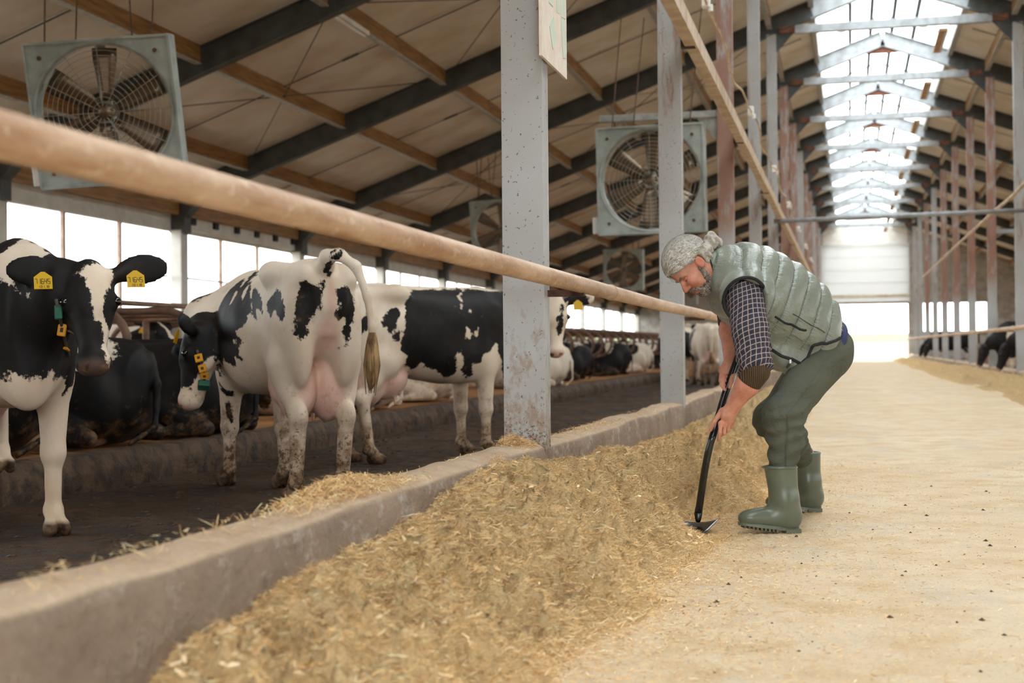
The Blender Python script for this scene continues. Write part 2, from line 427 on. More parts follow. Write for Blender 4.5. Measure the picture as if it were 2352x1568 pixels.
# ------------------------------------------------------------------ nave columns
COLW, COLD = .21, .13
ordinal = ['first', 'second', 'third', 'fourth', 'fifth', 'sixth', 'seventh', 'eighth', 'ninth', 'tenth', 'eleventh', 'twelfth', 'thirteenth', 'fourteenth', 'fifteenth', 'sixteenth', 'seventeenth', 'eighteenth', 'nineteenth', 'twentieth']
ordinal += ['twenty '+q for q in ordinal[:9]]+['thirtieth']+['thirty '+q for q in ordinal[:9]]+['fortieth']+['forty '+q for q in ordinal[:9]]+['fiftieth', 'fifty first', 'fifty second']
def column(x, y, mat, label, z0=0, ztop=None, name='steel_column'):
    t = empty(name, (x, y, gz(y)+z0)); tag(t, label, 'column', 'columns carrying the roof along the aisle', kind='structure')
    h = (ztop or zr(x)+.02)-gz(y)-z0
    w, d = COLW, COLD
    # two flanges front and back with a recessed web between them
    MB().bb((-w/2, -d/2, 0), (w/2, -d/2+.012, h)).build('front_flange', mat, t, bevel=.003)
    MB().bb((-w/2, d/2-.012, 0), (w/2, d/2, h)).build('rear_flange', mat, t, bevel=.003)
    MB().bb((w/2-.03, -d/2+.012, 0), (w/2-.004, d/2-.012, h)).build('web', mat, t)
    MB().bb((-w/2+.004, -d/2+.012, 0), (-w/2+.03, d/2-.012, h)).build('web', mat, t)
    # haunch plate under the rafter
    sg = 1 if x < XC else -1
    MB().prism([(0, 0, h-.02), (.55*sg, 0, h+.55*SLOPE-.02), (.55*sg, 0, h+.55*SLOPE-.10), (.08*sg, 0, h-.42)], (0, -.012, 0), (0, .012, 0)).build('haunch_plate', m_rafter, t)
    return t
XL, XRC = -1.562, 3.445
for k in range(0, K1+1):
    y = FY(k)
    mat = m_col if k in (0,) else (m_colr if k in (2, 5, 6, 8, 9, 11) else m_col2)
    lab = ('wide grey steel column nearest the camera, splashed with dirt', 'second grey column from the camera, behind the bending man', 'rust streaked third column from the camera on the left', 'clean pale grey fourth column from the camera on the left')
    c = column(XL, y, mat, lab[k] if k < 4 else '%s column from the camera in the left aisle row' % ordinal[k])
    if k >= 4:
        mat = m_colr if k in (5, 6, 7, 8, 10) else m_col2
        column(XRC, y, mat, '%s column from the far door in the right aisle row' % ordinal[K1-k])
for k in range(K0, 0):
    column(XL, FY(k), m_col2, 'left aisle column %d bays behind the camera' % -k); column(XRC, FY(k), m_col2, 'right aisle column %d bays behind the camera' % -k)
for k in range(0, 4): column(XRC, FY(k), m_col2, 'right aisle column %s in the row, right of the view' % ordinal[k])

# ------------------------------------------------------------------ roof frames
SKY0, SKY1 = -0.72, 2*XC+0.72
m_black = Mat('black_slot', srgb(26, 26, 26), .7).m
def ibeam(mb, a, b, depth, fw, ft=.016, wt=.012):
    """a, b on the bottom line; depth upwards (vertical)"""
    a, b = Vector(a), Vector(b)
    mb.beam(a+Vector((0, 0, ft/2)), b+Vector((0, 0, ft/2)), fw, ft); mb.beam(a+Vector((0, 0, depth-ft/2)), b+Vector((0, 0, depth-ft/2)), fw, ft)
    mb.beam(a+Vector((0, 0, depth/2)), b+Vector((0, 0, depth/2)), wt, depth-ft)
for k in range(K0, K1+1):
    y = FY(k)
    f = empty('roof_frame', (0, y, 0)); tag(f, 'portal frame of dark rafters with a pale tie, %s from the camera' % ordinal[max(k, 0)] if k >= 0 else 'portal frame of rafters %d bays behind the camera' % -k, 'roof frame', 'roof frames every six metres', kind='structure')
    for sg in (1, -1):
        xe = XW if sg == 1 else XR
        xs = SKY0 if sg == 1 else SKY1
        mb = MB(); ibeam(mb, (xe+sg*.05, 0, zr(xe)), (xs, 0, zr(xs)), .40, .17); mb.build('rafter', m_rafter, f)
        mb = MB(); ibeam(mb, (xs, 0, zr(xs)), (XC, 0, zr(XC)), .40, .17); mb.build('rafter_painted_lit', m_tie, f)  # rafter length under the skylight, paler material paints in the light on it
        # slotted rod fixings under the lower flange
        if sg == 1 and 0 <= k < 8:
            for q in range(7):
                xx = XW+1.6+q*1.55; MB().beam((xx, 0, zr(xx)-.006), (xx+.62, 0, zr(xx+.62)-.006), .05, .012).build('flange_slot', m_black, f)
        # eave column and its knee
        g = gz(y); xw = xe+sg*.16
        MB().bb((xw-.11, -.15, 0), (xw+.11, .15, 3.32)).build('eave_column', m_wallwhite, f, bevel=.006)
        MB().prism([(xe+sg*.02, 0, 3.26), (xe+sg*.02, 0, zr(xe)+.3), (xe+sg*.75, 0, zr(xe)+.29), (xe+sg*.34, 0, zr(xe)-.12), (xe+sg*.34, 0, 3.26)], (0, -.14, 0), (0, .14, 0)).build('knee_bracket', m_rafter, f)
    # tie beam with rusty ends, ridge plate
    t = MB().bb((XL+.5, -.07, 7.70), (XRC-.5, .07, 7.88)).build('tie_beam', m_tie, f, bevel=.01)
    MB().bb((XL+.18, -.06, 7.72), (XL+.5, .06, 7.86)).build('tie_end', m_rust, t); MB().bb((XRC-.5, -.06, 7.72), (XRC-.18, .06, 7.86)).build('tie_end', m_rust, t)
    MB().prism([(XC-.42, 0, zr(XC-.42)), (XC, 0, zr(XC)+.02), (XC+.42, 0, zr(XC+.42)), (XC+.3, 0, zr(XC)-.17), (XC-.3, 0, zr(XC)-.17)], (0, -.02, 0), (0, .02, 0)).build('ridge_plate', m_rust, f)

# ------------------------------------------------------------------ roof skins: separate panels with recessed joints, purlins per bay
PURL = [-10.95, -9.02, -7.08, -5.23, -3.40, -1.55]
SKY0, SKY1 = -0.72, 2*XC+0.72
nrm = Vector((-SLOPE, 0, 1)).normalized()
def roof(name, sg, label):
    root = empty(name); tag(root, label, 'roof', kind='structure')
    mir = lambda x: x if sg == 1 else 2*XC-x
    # panel: 3 m wide strip from eave to skylight
    hw = BAY/2-.018
    def slab(x0, x1, y0, y1, o0, o1):
        P = []
        for y in (y0, y1):
            for x, o in ((x0, o0), (x1, o0), (x1, o1), (x0, o1)): P.append((mir(x), y, zr(x, o)))
        return MB().add(P, [(0, 1, 2, 3), (7, 6, 5, 4), (0, 4, 5, 1), (1, 5, 6, 2), (2, 6, 7, 3), (3, 7, 4, 0)])
    pm = slab(XW-.5, SKY0, -hw/2*2/2, hw/2, .40, .46).mesh('roof_panel'); pm = slab(XW-.5, SKY0, -hw/2, hw/2, .40, .46).mesh('roof_panel'); pm.materials.append(m_panel)
    n = (K1-K0)*2
    for i in range(n):
        o = bpy.data.objects.new('roof_panel', pm); COL.objects.link(o); o.parent = root; o.location = (0, YN+BAY/4+i*BAY/2, 0)
    slab(XW-.7, SKY0, YN-.5, YF+.5, .465, .52).build('light_stop_sheet', m_rafter, root)  # unseen sheet added above the panels to stop light leaking through the joints
    # joint rods with turnbuckles below the panel joints
    rm = MB(); rm.tube([(mir(XW+.6), 0, zr(XW+.6, .36)), (mir(SKY0-.3), 0, zr(SKY0-.3, .36))], .010, 6); rme = rm.mesh('joint_rod'); rme.materials.append(m_rafter)
    tm = MB(); tm.tube([(mir(-8.0), 0, zr(-8.0, .36)), (mir(-7.72), 0, zr(-7.72, .36))], .02, 6); tme = tm.mesh('turnbuckle'); tme.materials.append(m_rafter)
    # purlins
    mats = [m_purlin, m_galv]
    for x in PURL:
        d = 1 if sg == 1 else -1; xm = mir(x)
        mb = MB(); L = BAY/2-.09
        mb.bb((xm-.005, -L, zr(x, .13)), (xm+.005-.05*d, L, zr(x, .39))); nf = len(mb.f)
        mb.bb((xm+.012*d, -L, zr(x, .115)), (xm-.10*d, L, zr(x, .13)))
        me = mb.mesh('purlin'); me.materials.append(m_purlin); me.materials.append(m_galv)
        for i_, p in enumerate(me.polygons): p.material_index = 0 if i_ < nf else 1
        for k in range(K0, K1):
            o = bpy.data.objects.new('purlin', me); COL.objects.link(o); o.parent = root; o.location = (0, FY(k)+BAY/2, 0)
    for k in range(K0, K1):
        o = bpy.data.objects.new('joint_rod', rme); COL.objects.link(o); o.parent = root; o.location = (0, FY(k)+BAY/2, 0)
        o = bpy.data.objects.new('turnbuckle', tme); COL.objects.link(o); o.parent = root; o.location = (0, FY(k)+BAY/2, 0)
    # wind bracing: crossed rods in some bays
    for k in (2, 4, 7):
        for (xa, xb) in ((-7.08, -3.40), (-10.95, -7.08), (-5.23, -1.55)):
            for s2 in (1, -1):
                MB().tube([(mir(xa), FY(k)+.1 if s2 > 0 else FY(k+1)-.1, zr(xa, .2)), (mir(xb), FY(k+1)-.1 if s2 > 0 else FY(k)+.1, zr(xb, .2))], .009, 6).build('brace_rod', m_rafter, root)
    # eave beam along the wall head
    em = MB().bb((mir(XW+.17), -BAY/2+.16, 3.60), (mir(XW+.24), BAY/2-.16, 3.86)).mesh('eave_beam'); em.materials.append(m_purlin)
    for k in range(K0, K1):
        o = bpy.data.objects.new('eave_beam', em); COL.objects.link(o); o.parent = root; o.location = (0, FY(k)+BAY/2, 0)
    # gutter-side curb of the skylight
    x = SKY0
    MB().add([(mir(x-.06), YN, zr(x, .25)), (mir(x+.06), YN, zr(x, .25)), (mir(x+.06), YN, zr(x, .85)), (mir(x-.06), YN, zr(x, .85)),
              (mir(x-.06), YF, zr(x, .25)), (mir(x+.06), YF, zr(x, .25)), (mir(x+.06), YF, zr(x, .85)), (mir(x-.06), YF, zr(x, .85))],
             [(0, 1, 2, 3), (7, 6, 5, 4), (0, 4, 5, 1), (1, 5, 6, 2), (2, 6, 7, 3), (3, 7, 4, 0)]).build('skylight_kerb', m_galv, root)
    return root
roof('roof_left', 1, 'underside of the left roof slope with cream panels and brown purlins')
roof('roof_right', -1, 'underside of the right roof slope with cream panels and brown purlins')
# ridge skylight: panes between glazing bars
sk = empty('window_skylight'); tag(sk, 'bright glazed skylight running along the ridge of the barn', 'skylight', kind='structure')
bars = [SKY0, -.05, .62, XC+.27, 1.83, SKY1]
bars = [SKY0, .10, .62, 1.16, 1.68, SKY1]
for i in range(len(bars)-1):
    xa, xb = bars[i], bars[i+1]
    V = [(xa+.02, -BAY/2+.03, zr(xa, .80)), (xb-.02, -BAY/2+.03, zr(xb, .80)), (xb-.02, BAY/2-.03, zr(xb, .80)), (xa+.02, BAY/2-.03, zr(xa, .80))]
    if xa < XC < xb:
        zz = zr(XC, .80); V = [(xa+.02, -BAY/2+.03, zr(xa, .80)), (XC, -BAY/2+.03, zz), (xb-.02, -BAY/2+.03, zr(xb, .80)), (xb-.02, BAY/2-.03, zr(xb, .80)), (XC, BAY/2-.03, zz), (xa+.02, BAY/2-.03, zr(xa, .80))]
        me = MB().add(V, [(0, 1, 4, 5), (1, 2, 3, 4)]).mesh('pane')
    else: me = MB().add(V, [(0, 1, 2, 3)]).mesh('pane')
    me.materials.append(m_skyglass)
    for k in range(K0, K1):
        o = bpy.data.objects.new('pane', me); COL.objects.link(o); o.parent = sk; o.location = (0, FY(k)+BAY/2, 0)
bm_ = MB().bb((-.045, -BAY/2, -.05), (.045, BAY/2, .05)).mesh('glazing_bar'); bm_.materials.append(two_tone('dark_glazing_bar', srgb(90, 100, 102), srgb(70, 80, 82), 4, .5))
for x in bars[1:-1]:
    for k in range(K0, K1):
        o = bpy.data.objects.new('glazing_bar', bm_); COL.objects.link(o); o.parent = sk; o.location = (x, FY(k)+BAY/2, zr(x, .78))
cm_ = MB().add([(SKY0, -.03, zr(SKY0, .76)), (XC, -.03, zr(XC, .76)), (SKY1, -.03, zr(SKY1, .76)), (SKY1, .03, zr(SKY1, .76)), (XC, .03, zr(XC, .76)), (SKY0, .03, zr(SKY0, .76)),
                (SKY0, -.03, zr(SKY0, .82)), (XC, -.03, zr(XC, .82)), (SKY1, -.03, zr(SKY1, .82)), (SKY1, .03, zr(SKY1, .82)), (XC, .03, zr(XC, .82)), (SKY0, .03, zr(SKY0, .82))],
               [(0, 1, 4, 5), (1, 2, 3, 4), (6, 11, 10, 7), (7, 10, 9, 8), (0, 6, 7, 1), (1, 7, 8, 2), (5, 4, 10, 11), (4, 3, 9, 10)]).mesh('cross_bar'); cm_.materials.append(m_galv)
for k in range(K0, K1+1):
    o = bpy.data.objects.new('cross_bar', cm_); COL.objects.link(o); o.parent = sk; o.location = (0, FY(k), 0)

# ------------------------------------------------------------------ long walls with windows
ZS, ZB, ZT = 1.72, 2.44, 3.30
def long_wall(name, x, sg, label, wn):
    t = .12
    def wb(y0, y1, z0, z1, nm, mat, par, dx=0, th=t): return MB().bb((x+dx-th/2, y0, z0), (x+dx+th/2, y1, z1)).build(nm, mat, par)
    root = empty(name); tag(root, label, 'wall', kind='structure')
    for k in range(K0, K1):
        y0, y1 = FY(k), FY(k+1)
        if k == 3 and sg == 1:
            p = wb(y0+.2, y1-.2, ZT+.05, zr(XW)+.32, 'slotted_fascia', m_wallwhite, root, sg*.10)
            for q in range(6): MB().bb((x+sg*.15, y0+.45+q*1.02, 3.47), (x+sg*.21, y0+.64+q*1.02, 3.68)).build('slot', m_black, p)
        wb(y0, y1, ZT, zr(XW)+.42, 'fascia_panel', m_wallwhite, root)
        wb(y0, y1, 0, ZS, 'lower_panel', m_wallgrey, root)
        w_ = empty('window_%d' % wn); wn += 1
        tag(w_, 'bright six pane window in the %s wall, %s bay %s the camera' % ('left' if sg == 1 else 'right', ordinal[abs(k)], 'beyond' if k >= 0 else 'behind'), 'window', kind='structure')
        a, b = y0+.22, y1-.22; L = (b-a)/3
        for i in range(3):
            for (z0, z1) in ((ZS, ZB), (ZB, ZT)):
                MB().add([(x, a+i*L, z0), (x, a+(i+1)*L, z0), (x, a+(i+1)*L, z1), (x, a+i*L, z1)], [(0, 1, 2, 3)]).build('pane', m_glass, w_)
        for i in range(1, 3): MB().bb((x-.03+sg*.04, a+i*L-.04, ZS), (x+.03+sg*.04, a+i*L+.04, ZT)).build('mullion', m_frame, w_)
        MB().bb((x-.012+sg*.03, a, ZB-.022), (x+.012+sg*.03, b, ZB+.022)).build('transom', m_galv, w_)
        MB().bb((x-.07, a-.22, ZS-.04), (x+.07+sg*.03, b+.22, ZS)).build('window_sill', m_galv, w_)
    return wn
wn = long_wall('wall_left', XW, 1, 'left barn wall with a band of windows', 1)
wn = long_wall('wall_right', XR, -1, 'right barn wall with a band of windows', wn)

# ------------------------------------------------------------------ end walls with drive-through doorways
m_curtain = bpy.data.materials.new('translucent_door_sheet'); m_curtain.use_nodes = True
_n = m_curtain.node_tree.nodes; _l = m_curtain.node_tree.links
_t = _n.new('ShaderNodeBsdfTranslucent'); _t.inputs[0].default_value = (.62, .63, .63, 1); _mx = _n.new('ShaderNodeMixShader'); _mx.inputs[0].default_value = .5
_n['Principled BSDF'].inputs['Base Color'].default_value = srgb(232, 232, 228)
_l.new(_n['Principled BSDF'].outputs[0], _mx.inputs[1]); _l.new(_t.outputs[0], _mx.inputs[2]); _l.new(_mx.outputs[0], _n['Material Output'].inputs[0])
def end_wall(name, y, sg, label, far):
    root = empty(name); tag(root, label, 'wall', kind='structure')
    g = gz(y) if far else 0
    th = .15; ztop = lambda x: zr(x)+.4
    DX0, DX1, DZ = (XL+.1, XRC-.15, 3.70)
    def pan(poly, nm, mat, dy=0, t=th): return MB().prism([(px_, y+dy, pz_) for px_, pz_ in poly], (0, -t/2, 0), (0, t/2, 0)).build(nm, mat, root)
    wx0, wx1, wz0, wz1 = 3.9, 7.6, 1.65+g, 3.25+g
    pan([(XW, 0), (DX0, 0), (DX0, ztop(DX0)), (XW, ztop(XW))], 'left_panel', m_wallgrey if far else m_wallwhite)
    pan([(DX0, 7.1), (DX1, 7.1), (DX1, ztop(DX1)), (XC, ztop(XC)), (DX0, ztop(DX0))], 'door_head', m_wallwhite)
    # right part around the end window
    pan([(DX1, 0), (XR, 0), (XR, wz0), (DX1, wz0)], 'right_panel', m_wallgrey)
    pan([(DX1, wz1), (XR, wz1), (XR, ztop(XR)), (DX1, ztop(DX1))], 'right_panel', m_wallgrey)
    pan([(DX1, wz0), (wx0, wz0), (wx0, wz1), (DX1, wz1)], 'right_panel', m_wallgrey)
    pan([(wx1, wz0), (XR, wz0), (XR, wz1), (wx1, wz1)], 'right_panel', m_wallgrey)
    MB().add([(wx0, y, wz0), (wx1, y, wz0), (wx1, y, wz1), (wx0, y, wz1)], [(0, 1, 2, 3)]).build('end_pane', m_glass, root)
    # rolled-up door curtain: bottom beam and slats under the head
    d = empty('door_1' if far else 'door_2', (0, y, 0)); tag(d, ('raised white sectional door above the bright far doorway' if far else 'raised door above the near doorway behind the camera'), 'door', kind='structure')
    yy = -sg*.22
    for i in range(4): MB().bb((DX0-.1, yy-.015, DZ+.5+i*.75), (DX1+.1, yy+.015, DZ+1.24+i*.75)).build('door_section', m_curtain, d)
    for i in range(1, 4): MB().bb((DX0-.1, yy-.02, DZ+.485+i*.75), (DX1+.1, yy+.02, DZ+.505+i*.75)).build('section_seam', m_wallwhite, d)
    MB().bb((DX0-.1, yy-.06, DZ+.14), (DX1+.1, yy-.03, DZ+.44)).build('bottom_section', m_curtain, d)
    MB().bb((DX0, yy-.10, DZ+.42), (DX1, yy+.02, DZ+.58)).build('bottom_beam', two_tone('cream_beam', srgb(214, 204, 186), srgb(196, 184, 164), 4), d)
    MB().bb((DX0, yy-.06, DZ+.02), (DX1, yy+.06, DZ+.16)).build('lintel', two_tone('brown_lintel', srgb(156, 134, 108), srgb(128, 106, 82), 6), d)
    return root
end_wall('wall_far', YF, 1, 'far gable wall with the bright open doorway', True)
end_wall('wall_near', YN, -1, 'near gable wall behind the camera', False)

# ------------------------------------------------------------------ outside yard beyond the doors
m_yard = two_tone('sandy_yard', srgb(122, 108, 88), srgb(104, 92, 76), .3, .9, bump=.02)
m_grass = two_tone('grass_bank', srgb(84, 96, 52), srgb(104, 108, 66), .8, .9)
mb = MB()
ys = [YF-.05, YF+6, YF+20, YF+40, YF+70]; zs = [gz(YF)-.02, gz(YF), .9, 1.7, 2.1]
V = []; Fc = []
for y, z in zip(ys, zs): V += [(-60, y, z), (70, y, z)]
for i in range(len(ys)-1): Fc.append((2*i, 2*i+1, 2*i+3, 2*i+2))
mb.add(V, Fc); tag(mb.build('yard_ground', m_yard), 'pale sandy yard outside the far door', 'ground', kind='structure')
mb = MB(); V = []; Fc = []
for y, z in ((YF+70, 2.0), (YF+82, 3.2), (YF+120, 3.4), (YF+300, 3.0)): V += [(-200, y, z), (240, y, z)]
for i in range(3): Fc.append((2*i, 2*i+1, 2*i+3, 2*i+2))
mb.add(V, Fc); tag(mb.build('grass_bank', m_grass), 'pale green grass bank beyond the sandy yard', 'grass', kind='structure')
tag(MB().add([(-300, -150, -.3), (300, -150, -.3), (300, YF+2, -.3), (-300, YF+2, -.3)], [(0, 1, 2, 3)]).build('outside_ground', m_yard), 'open ground around the barn', 'ground', kind='structure')
# ------------------------------------------------------------------ feed rails
def rail(name, x, r, label, y0, y1, seg=6.0, brackets=None, sgn=1):
    t = empty(name, (x, 0, 0)); tag(t, label, 'rail')
    ys = list(np.arange(y0, y1+.01, 1.0)); MB().tube([(0, y, 1.202+gz(y)) for y in ys], r, 24).build('pipe', m_rail, t, smooth=True)
    for y in np.arange(Y0-BAY*2+.85, y1, BAY):
        if y < y0: continue
        z = 1.202+gz(y); MB().tube([(0, y-.012, z), (0, y-.004, z), (0, y+.006, z), (0, y+.012, z)], [r+.001, r+.005, r+.005, r+.001], 24).build('weld_ring', m_rail, t, smooth=True)
    for k in range(-1, K1):
        y = FY(k); z = 1.202+gz(y)-.035
        MB().bb((-.17*sgn, y-.02, z-.02), (.01*sgn, y+.02, z+.012)).build('bracket', m_rust_dark, t)
    return t
m_rust_dark = two_tone('dark_rust', srgb(92, 62, 48), srgb(60, 40, 32), 14, .8)
rail('feed_rail', -1.28, .0395, 'long tan steel feed rail running over the left kerb', -6, YF-.4)
rail('feed_rail', 3.13, .042, 'thin feed rail over the right kerb in the distance', 14, YF-.4, sgn=-1)

# ------------------------------------------------------------------ channel beam bolted along the left columns, with cable and insulators
m_cream = two_tone('cream_channel', srgb(226, 206, 180), srgb(196, 170, 138), 5, .5)
t = empty('channel_beam', (-1.36, 0, 0)); tag(t, 'cream steel channel running high along the left columns to the distance', 'beam')
zb = 3.72
MB().bb((.035, 2, zb-.075), (.05, 60, zb+.075)).build('web', m_cream, t); MB().bb((-.06, 2, zb-.075), (.035, 60, zb-.063)).build('lower_flange', m_cream, t); MB().bb((-.06, 2, zb+.063), (.035, 60, zb+.075)).build('upper_flange', m_cream, t)
for k in range(0, 9): MB().bb((-.10, FY(k)-.05, zb-.08), (.03, FY(k)+.05, zb+.08)).build('cleat', m_rust_dark, t)
t = empty('power_cable', (-1.22, 0, 0)); tag(t, 'pale drooping cable strung beside the cream channel beam', 'cable')
pts = []
for i in range(0, 75):
    y = 9+i*.7; u = ((y-Y0) % BAY)/BAY; pts.append((.02+.03*math.sin(y*2.3), y, zb+.34-.16*4*u*(1-u)+.015*math.sin(y*5)))
MB().tube(pts, .012, 6).build('wire', m_cream, t, smooth=True)
m_white = Mat('white_plastic', srgb(236, 234, 228), .4).m
for k in range(1, 8):
    MB().bb((-.05, FY(k)-.04, zb+.27), (.03, FY(k)+.04, zb+.40)).build('insulator', m_white, t, bevel=.012); MB().tube([(.03, FY(k), zb+.24), (.03, FY(k), zb+.3)], .025, 10).build('clip', m_white, t)

# ------------------------------------------------------------------ plywood sign on the first column
m_ply = Mat('painted_plywood', srgb(232, 222, 206), .7)
c = m_ply.mix(m_ply.ramp(m_ply.noise(9, 5, .65), .4, .7), srgb(236, 226, 212), srgb(226, 208, 190)); m_ply.color(c); m_ply = m_ply.m
m_plyedge = two_tone('plywood_edge', srgb(178, 128, 80), srgb(130, 88, 52), 20, .8)
m_mint = two_tone('mint_brush_paint', srgb(206, 222, 206), srgb(216, 222, 206), 9, .8)
t = empty('number_board', (-1.452, Y0-.05, 2.31)); tag(t, 'painted plywood board with mint green brush strokes on the first column', 'sign')
W_, H_ = .62, .72    # along the aisle, height (world Y, Z)
b_ = [(0, -.13, 0), (0, .52, -.10+.0), (0, .52, .52), (0, .30, .72), (0, -.13, .72)]
MB().prism([(0, -.13, 0), (0, .50, 0), (0, .50, .50), (0, .30, .72), (0, -.13, .72)], (.004, 0, 0), (.018, 0, 0)).build('board', m_ply, t)
MB().bb((.0, -.125, .004), (.004, .495, .50)).build('board_back', m_plyedge, t)
def stroke(pts, w):
    for i in range(len(pts)-1):
        a, b = Vector((.0195, pts[i][0], pts[i][1])), Vector((.0195, pts[i+1][0], pts[i+1][1])); MB().beam(a, b, w, .002, up=(1, 0, 0)).build('brush_stroke', m_mint, t)
stroke([(.06, .72), (.10, .50), (.10, .30)], .10); stroke([(.10, .22), (.18, .12)], .12); stroke([(.36, .62), (.26, .44), (.28, .30)], .07); stroke([(.38, .60), (.40, .30), (.44, .10)], .10)

# ------------------------------------------------------------------ box fans
m_fan = two_tone('fan_housing', srgb(178, 186, 180), srgb(150, 158, 152), 4, .45)
m_blade = Mat('dusty_blade', srgb(128, 112, 94), .3, .8); m_blade = m_blade.m
m_wire = Mat('guard_wire', srgb(170, 162, 150), .45, .5).m
m_chain = two_tone('rusty_chain', srgb(110, 88, 70), srgb(80, 62, 48), 30, .8)
def fan_proto():
    S, Dp, R = 1.40, .26, .672; n = 48
    root = empty('box_fan')
    # front plate: square with round opening
    def plate(y):
        vs, fs = [], []
        for i in range(n):
            a = 2*math.pi*i/n; c, s_ = math.cos(a), math.sin(a); q = S/2/max(abs(c), abs(s_))
            vs += [(R*c, y, R*s_), (q*c, y, q*s_)]
        for i in range(n): j = (i+1) % n; fs.append((2*i, 2*i+1, 2*j+1, 2*j))
        return vs, fs
    mb = MB(); mb.add(*plate(-Dp/2)); mb.build('front_plate', m_fan, root)
    mb = MB()
    for s_ in (-1, 1):
        mb.bb((s_*S/2-.012, -Dp/2-.02, -S/2), (s_*S/2+.012, Dp/2, S/2)); mb.bb((-S/2, -Dp/2-.02, s_*S/2-.012), (S/2, Dp/2, s_*S/2+.012))
    mb.build('housing', m_fan, root)
    vs, fs = [], []
    for i in range(n):
        a = 2*math.pi*i/n
        for (r, y) in ((R+.01, -Dp/2-.012), (R-.012, -Dp/2-.004), (R-.02, -Dp/2+.06), (R-.02, Dp/2-.05)): vs.append((r*math.cos(a), y, r*math.sin(a)))
    for i in range(n):
        j = (i+1) % n
        for q in range(3): fs.append((4*i+q, 4*j+q, 4*j+q+1, 4*i+q+1))
    MB().add(vs, fs).build('orifice_ring', m_fan, root, smooth=True)
    for k in range(6):
        a0 = 2*math.pi*k/6+.45; vs, fs = [], []
        for i in range(6):
            r = .11+(.62-.11)*i/5; wd = (.15+.15*i/5) if i < 5 else .27; tw = .50-.22*i/5
            for j in range(4):
                u = (j/3-.5)*wd; cy = .03*math.cos((j/3-.5)*2.4)
                lx, ly = u*math.cos(tw), u*math.sin(tw)-cy
                vs.append((r*math.cos(a0)-lx*math.sin(a0), ly, r*math.sin(a0)+lx*math.cos(a0)))
        for i in range(5):
            for j in range(3): fs.append((4*i+j, 4*i+j+1, 4*i+j+5, 4*i+j+4))
        o = MB().add(vs, fs).build('blade', m_blade, root, smooth=True); md = o.modifiers.new('thick', 'SOLIDIFY'); md.thickness = .006
    MB().tube([(0, -.10, 0), (0, -.085, 0), (0, .10, 0)], [.06, .085, .085], 20).build('hub', m_blade, root, smooth=True)
    MB().bb((-.05, Dp/2-.12, -S/2), (.05, Dp/2-.07, S/2)).build('motor_strut', m_fan, root)
    g = MB()
    for r in np.arange(.10, .66, .05): g.tube([(r*math.cos(2*math.pi*i/40), -Dp/2+.004-.03*(1-(r/.64)**2), r*math.sin(2*math.pi*i/40)) for i in range(41)], .0035, 5, cap=False)
    for i in range(12):
        a = 2*math.pi*i/12; g.tube([(.06*math.cos(a), -Dp/2-.025, .06*math.sin(a)), (R*math.cos(a), -Dp/2+.004, R*math.sin(a))], .004, 5)
    g.build('wire_guard', m_wire, root)
    for sx, sz in ((-1, 1), (1, 1), (1, -1), (-1, -1)): MB().tube([(sx*.56, -Dp/2-.015, sz*.56), (sx*.56, -Dp/2+.0, sz*.56)], .022, 10).build('bolt', m_chain, root)
    MB().bb((-S/2-.10, -.05, -S/2+.02), (-S/2-.012, .07, -S/2+.24)).build('control_box', m_white, root, bevel=.01)
    return root
fan0 = fan_proto(); fan_used = False
def fan(loc, rz, tilt, roll, label, chains):
    global fan_used
    f = copy_tree(fan0) if fan_used else fan0
    fan_used = True
    f.location = loc; f.rotation_mode = 'XYZ'
    M = Matrix.Rotation(rz, 4, 'Z') @ Matrix.Rotation(tilt, 4, 'X') @ Matrix.Rotation(roll, 4, 'Y')
    f.rotation_euler = M.to_euler(); tag(f, label, 'fan', 'box fans hung under the roof')
    Mi = M.inverted()
    if chains:
        mb = MB()
        for (lx, ly, wx, wy) in chains:
            a = Vector((lx, ly, .70)); top = Vector((loc[0]+wx, loc[1]+wy, zr(loc[0]+wx, .12)))
            b = Mi @ (top-Vector(loc)); mb.tube([a, b], .009, 5)
        mb.build('chain', m_chain, f)
    return f
ch4 = [(-.5, -.1, -.55, -.2), (-.25, .1, -.35, .1), (.35, -.1, .25, -.2), (.5, .1, .45, .2)]
fan((-7.12, 12.75, 3.31), .27, .20, -.07, 'large box fan hanging at the upper left above the rail', ch4)
fan((-7.7, 31.6, 3.75), -.05, .10, -.03, 'box fan over the stalls half hidden behind the first column', ch4)
fan((-7.7, 49.6, 3.9), -.05, .10, .02, 'distant box fan over the stalls left of the bending man', ch4)
fan((-7.7, 67.6, 4.0), -.05, .10, .02, 'farthest box fan over the left stalls', ch4)
fan((-2.52, 18.7, 3.17), -.02, .03, -.01, 'box fan beside the second column hanging from a grey tube', None)
fan((-2.52, 54.7, 3.4), 0, .03, 0, 'far box fan behind the left column row', None)
fan((4.75, 36.3, 2.88), .05, .03, 0, 'box fan at the right edge behind the right column row', None)
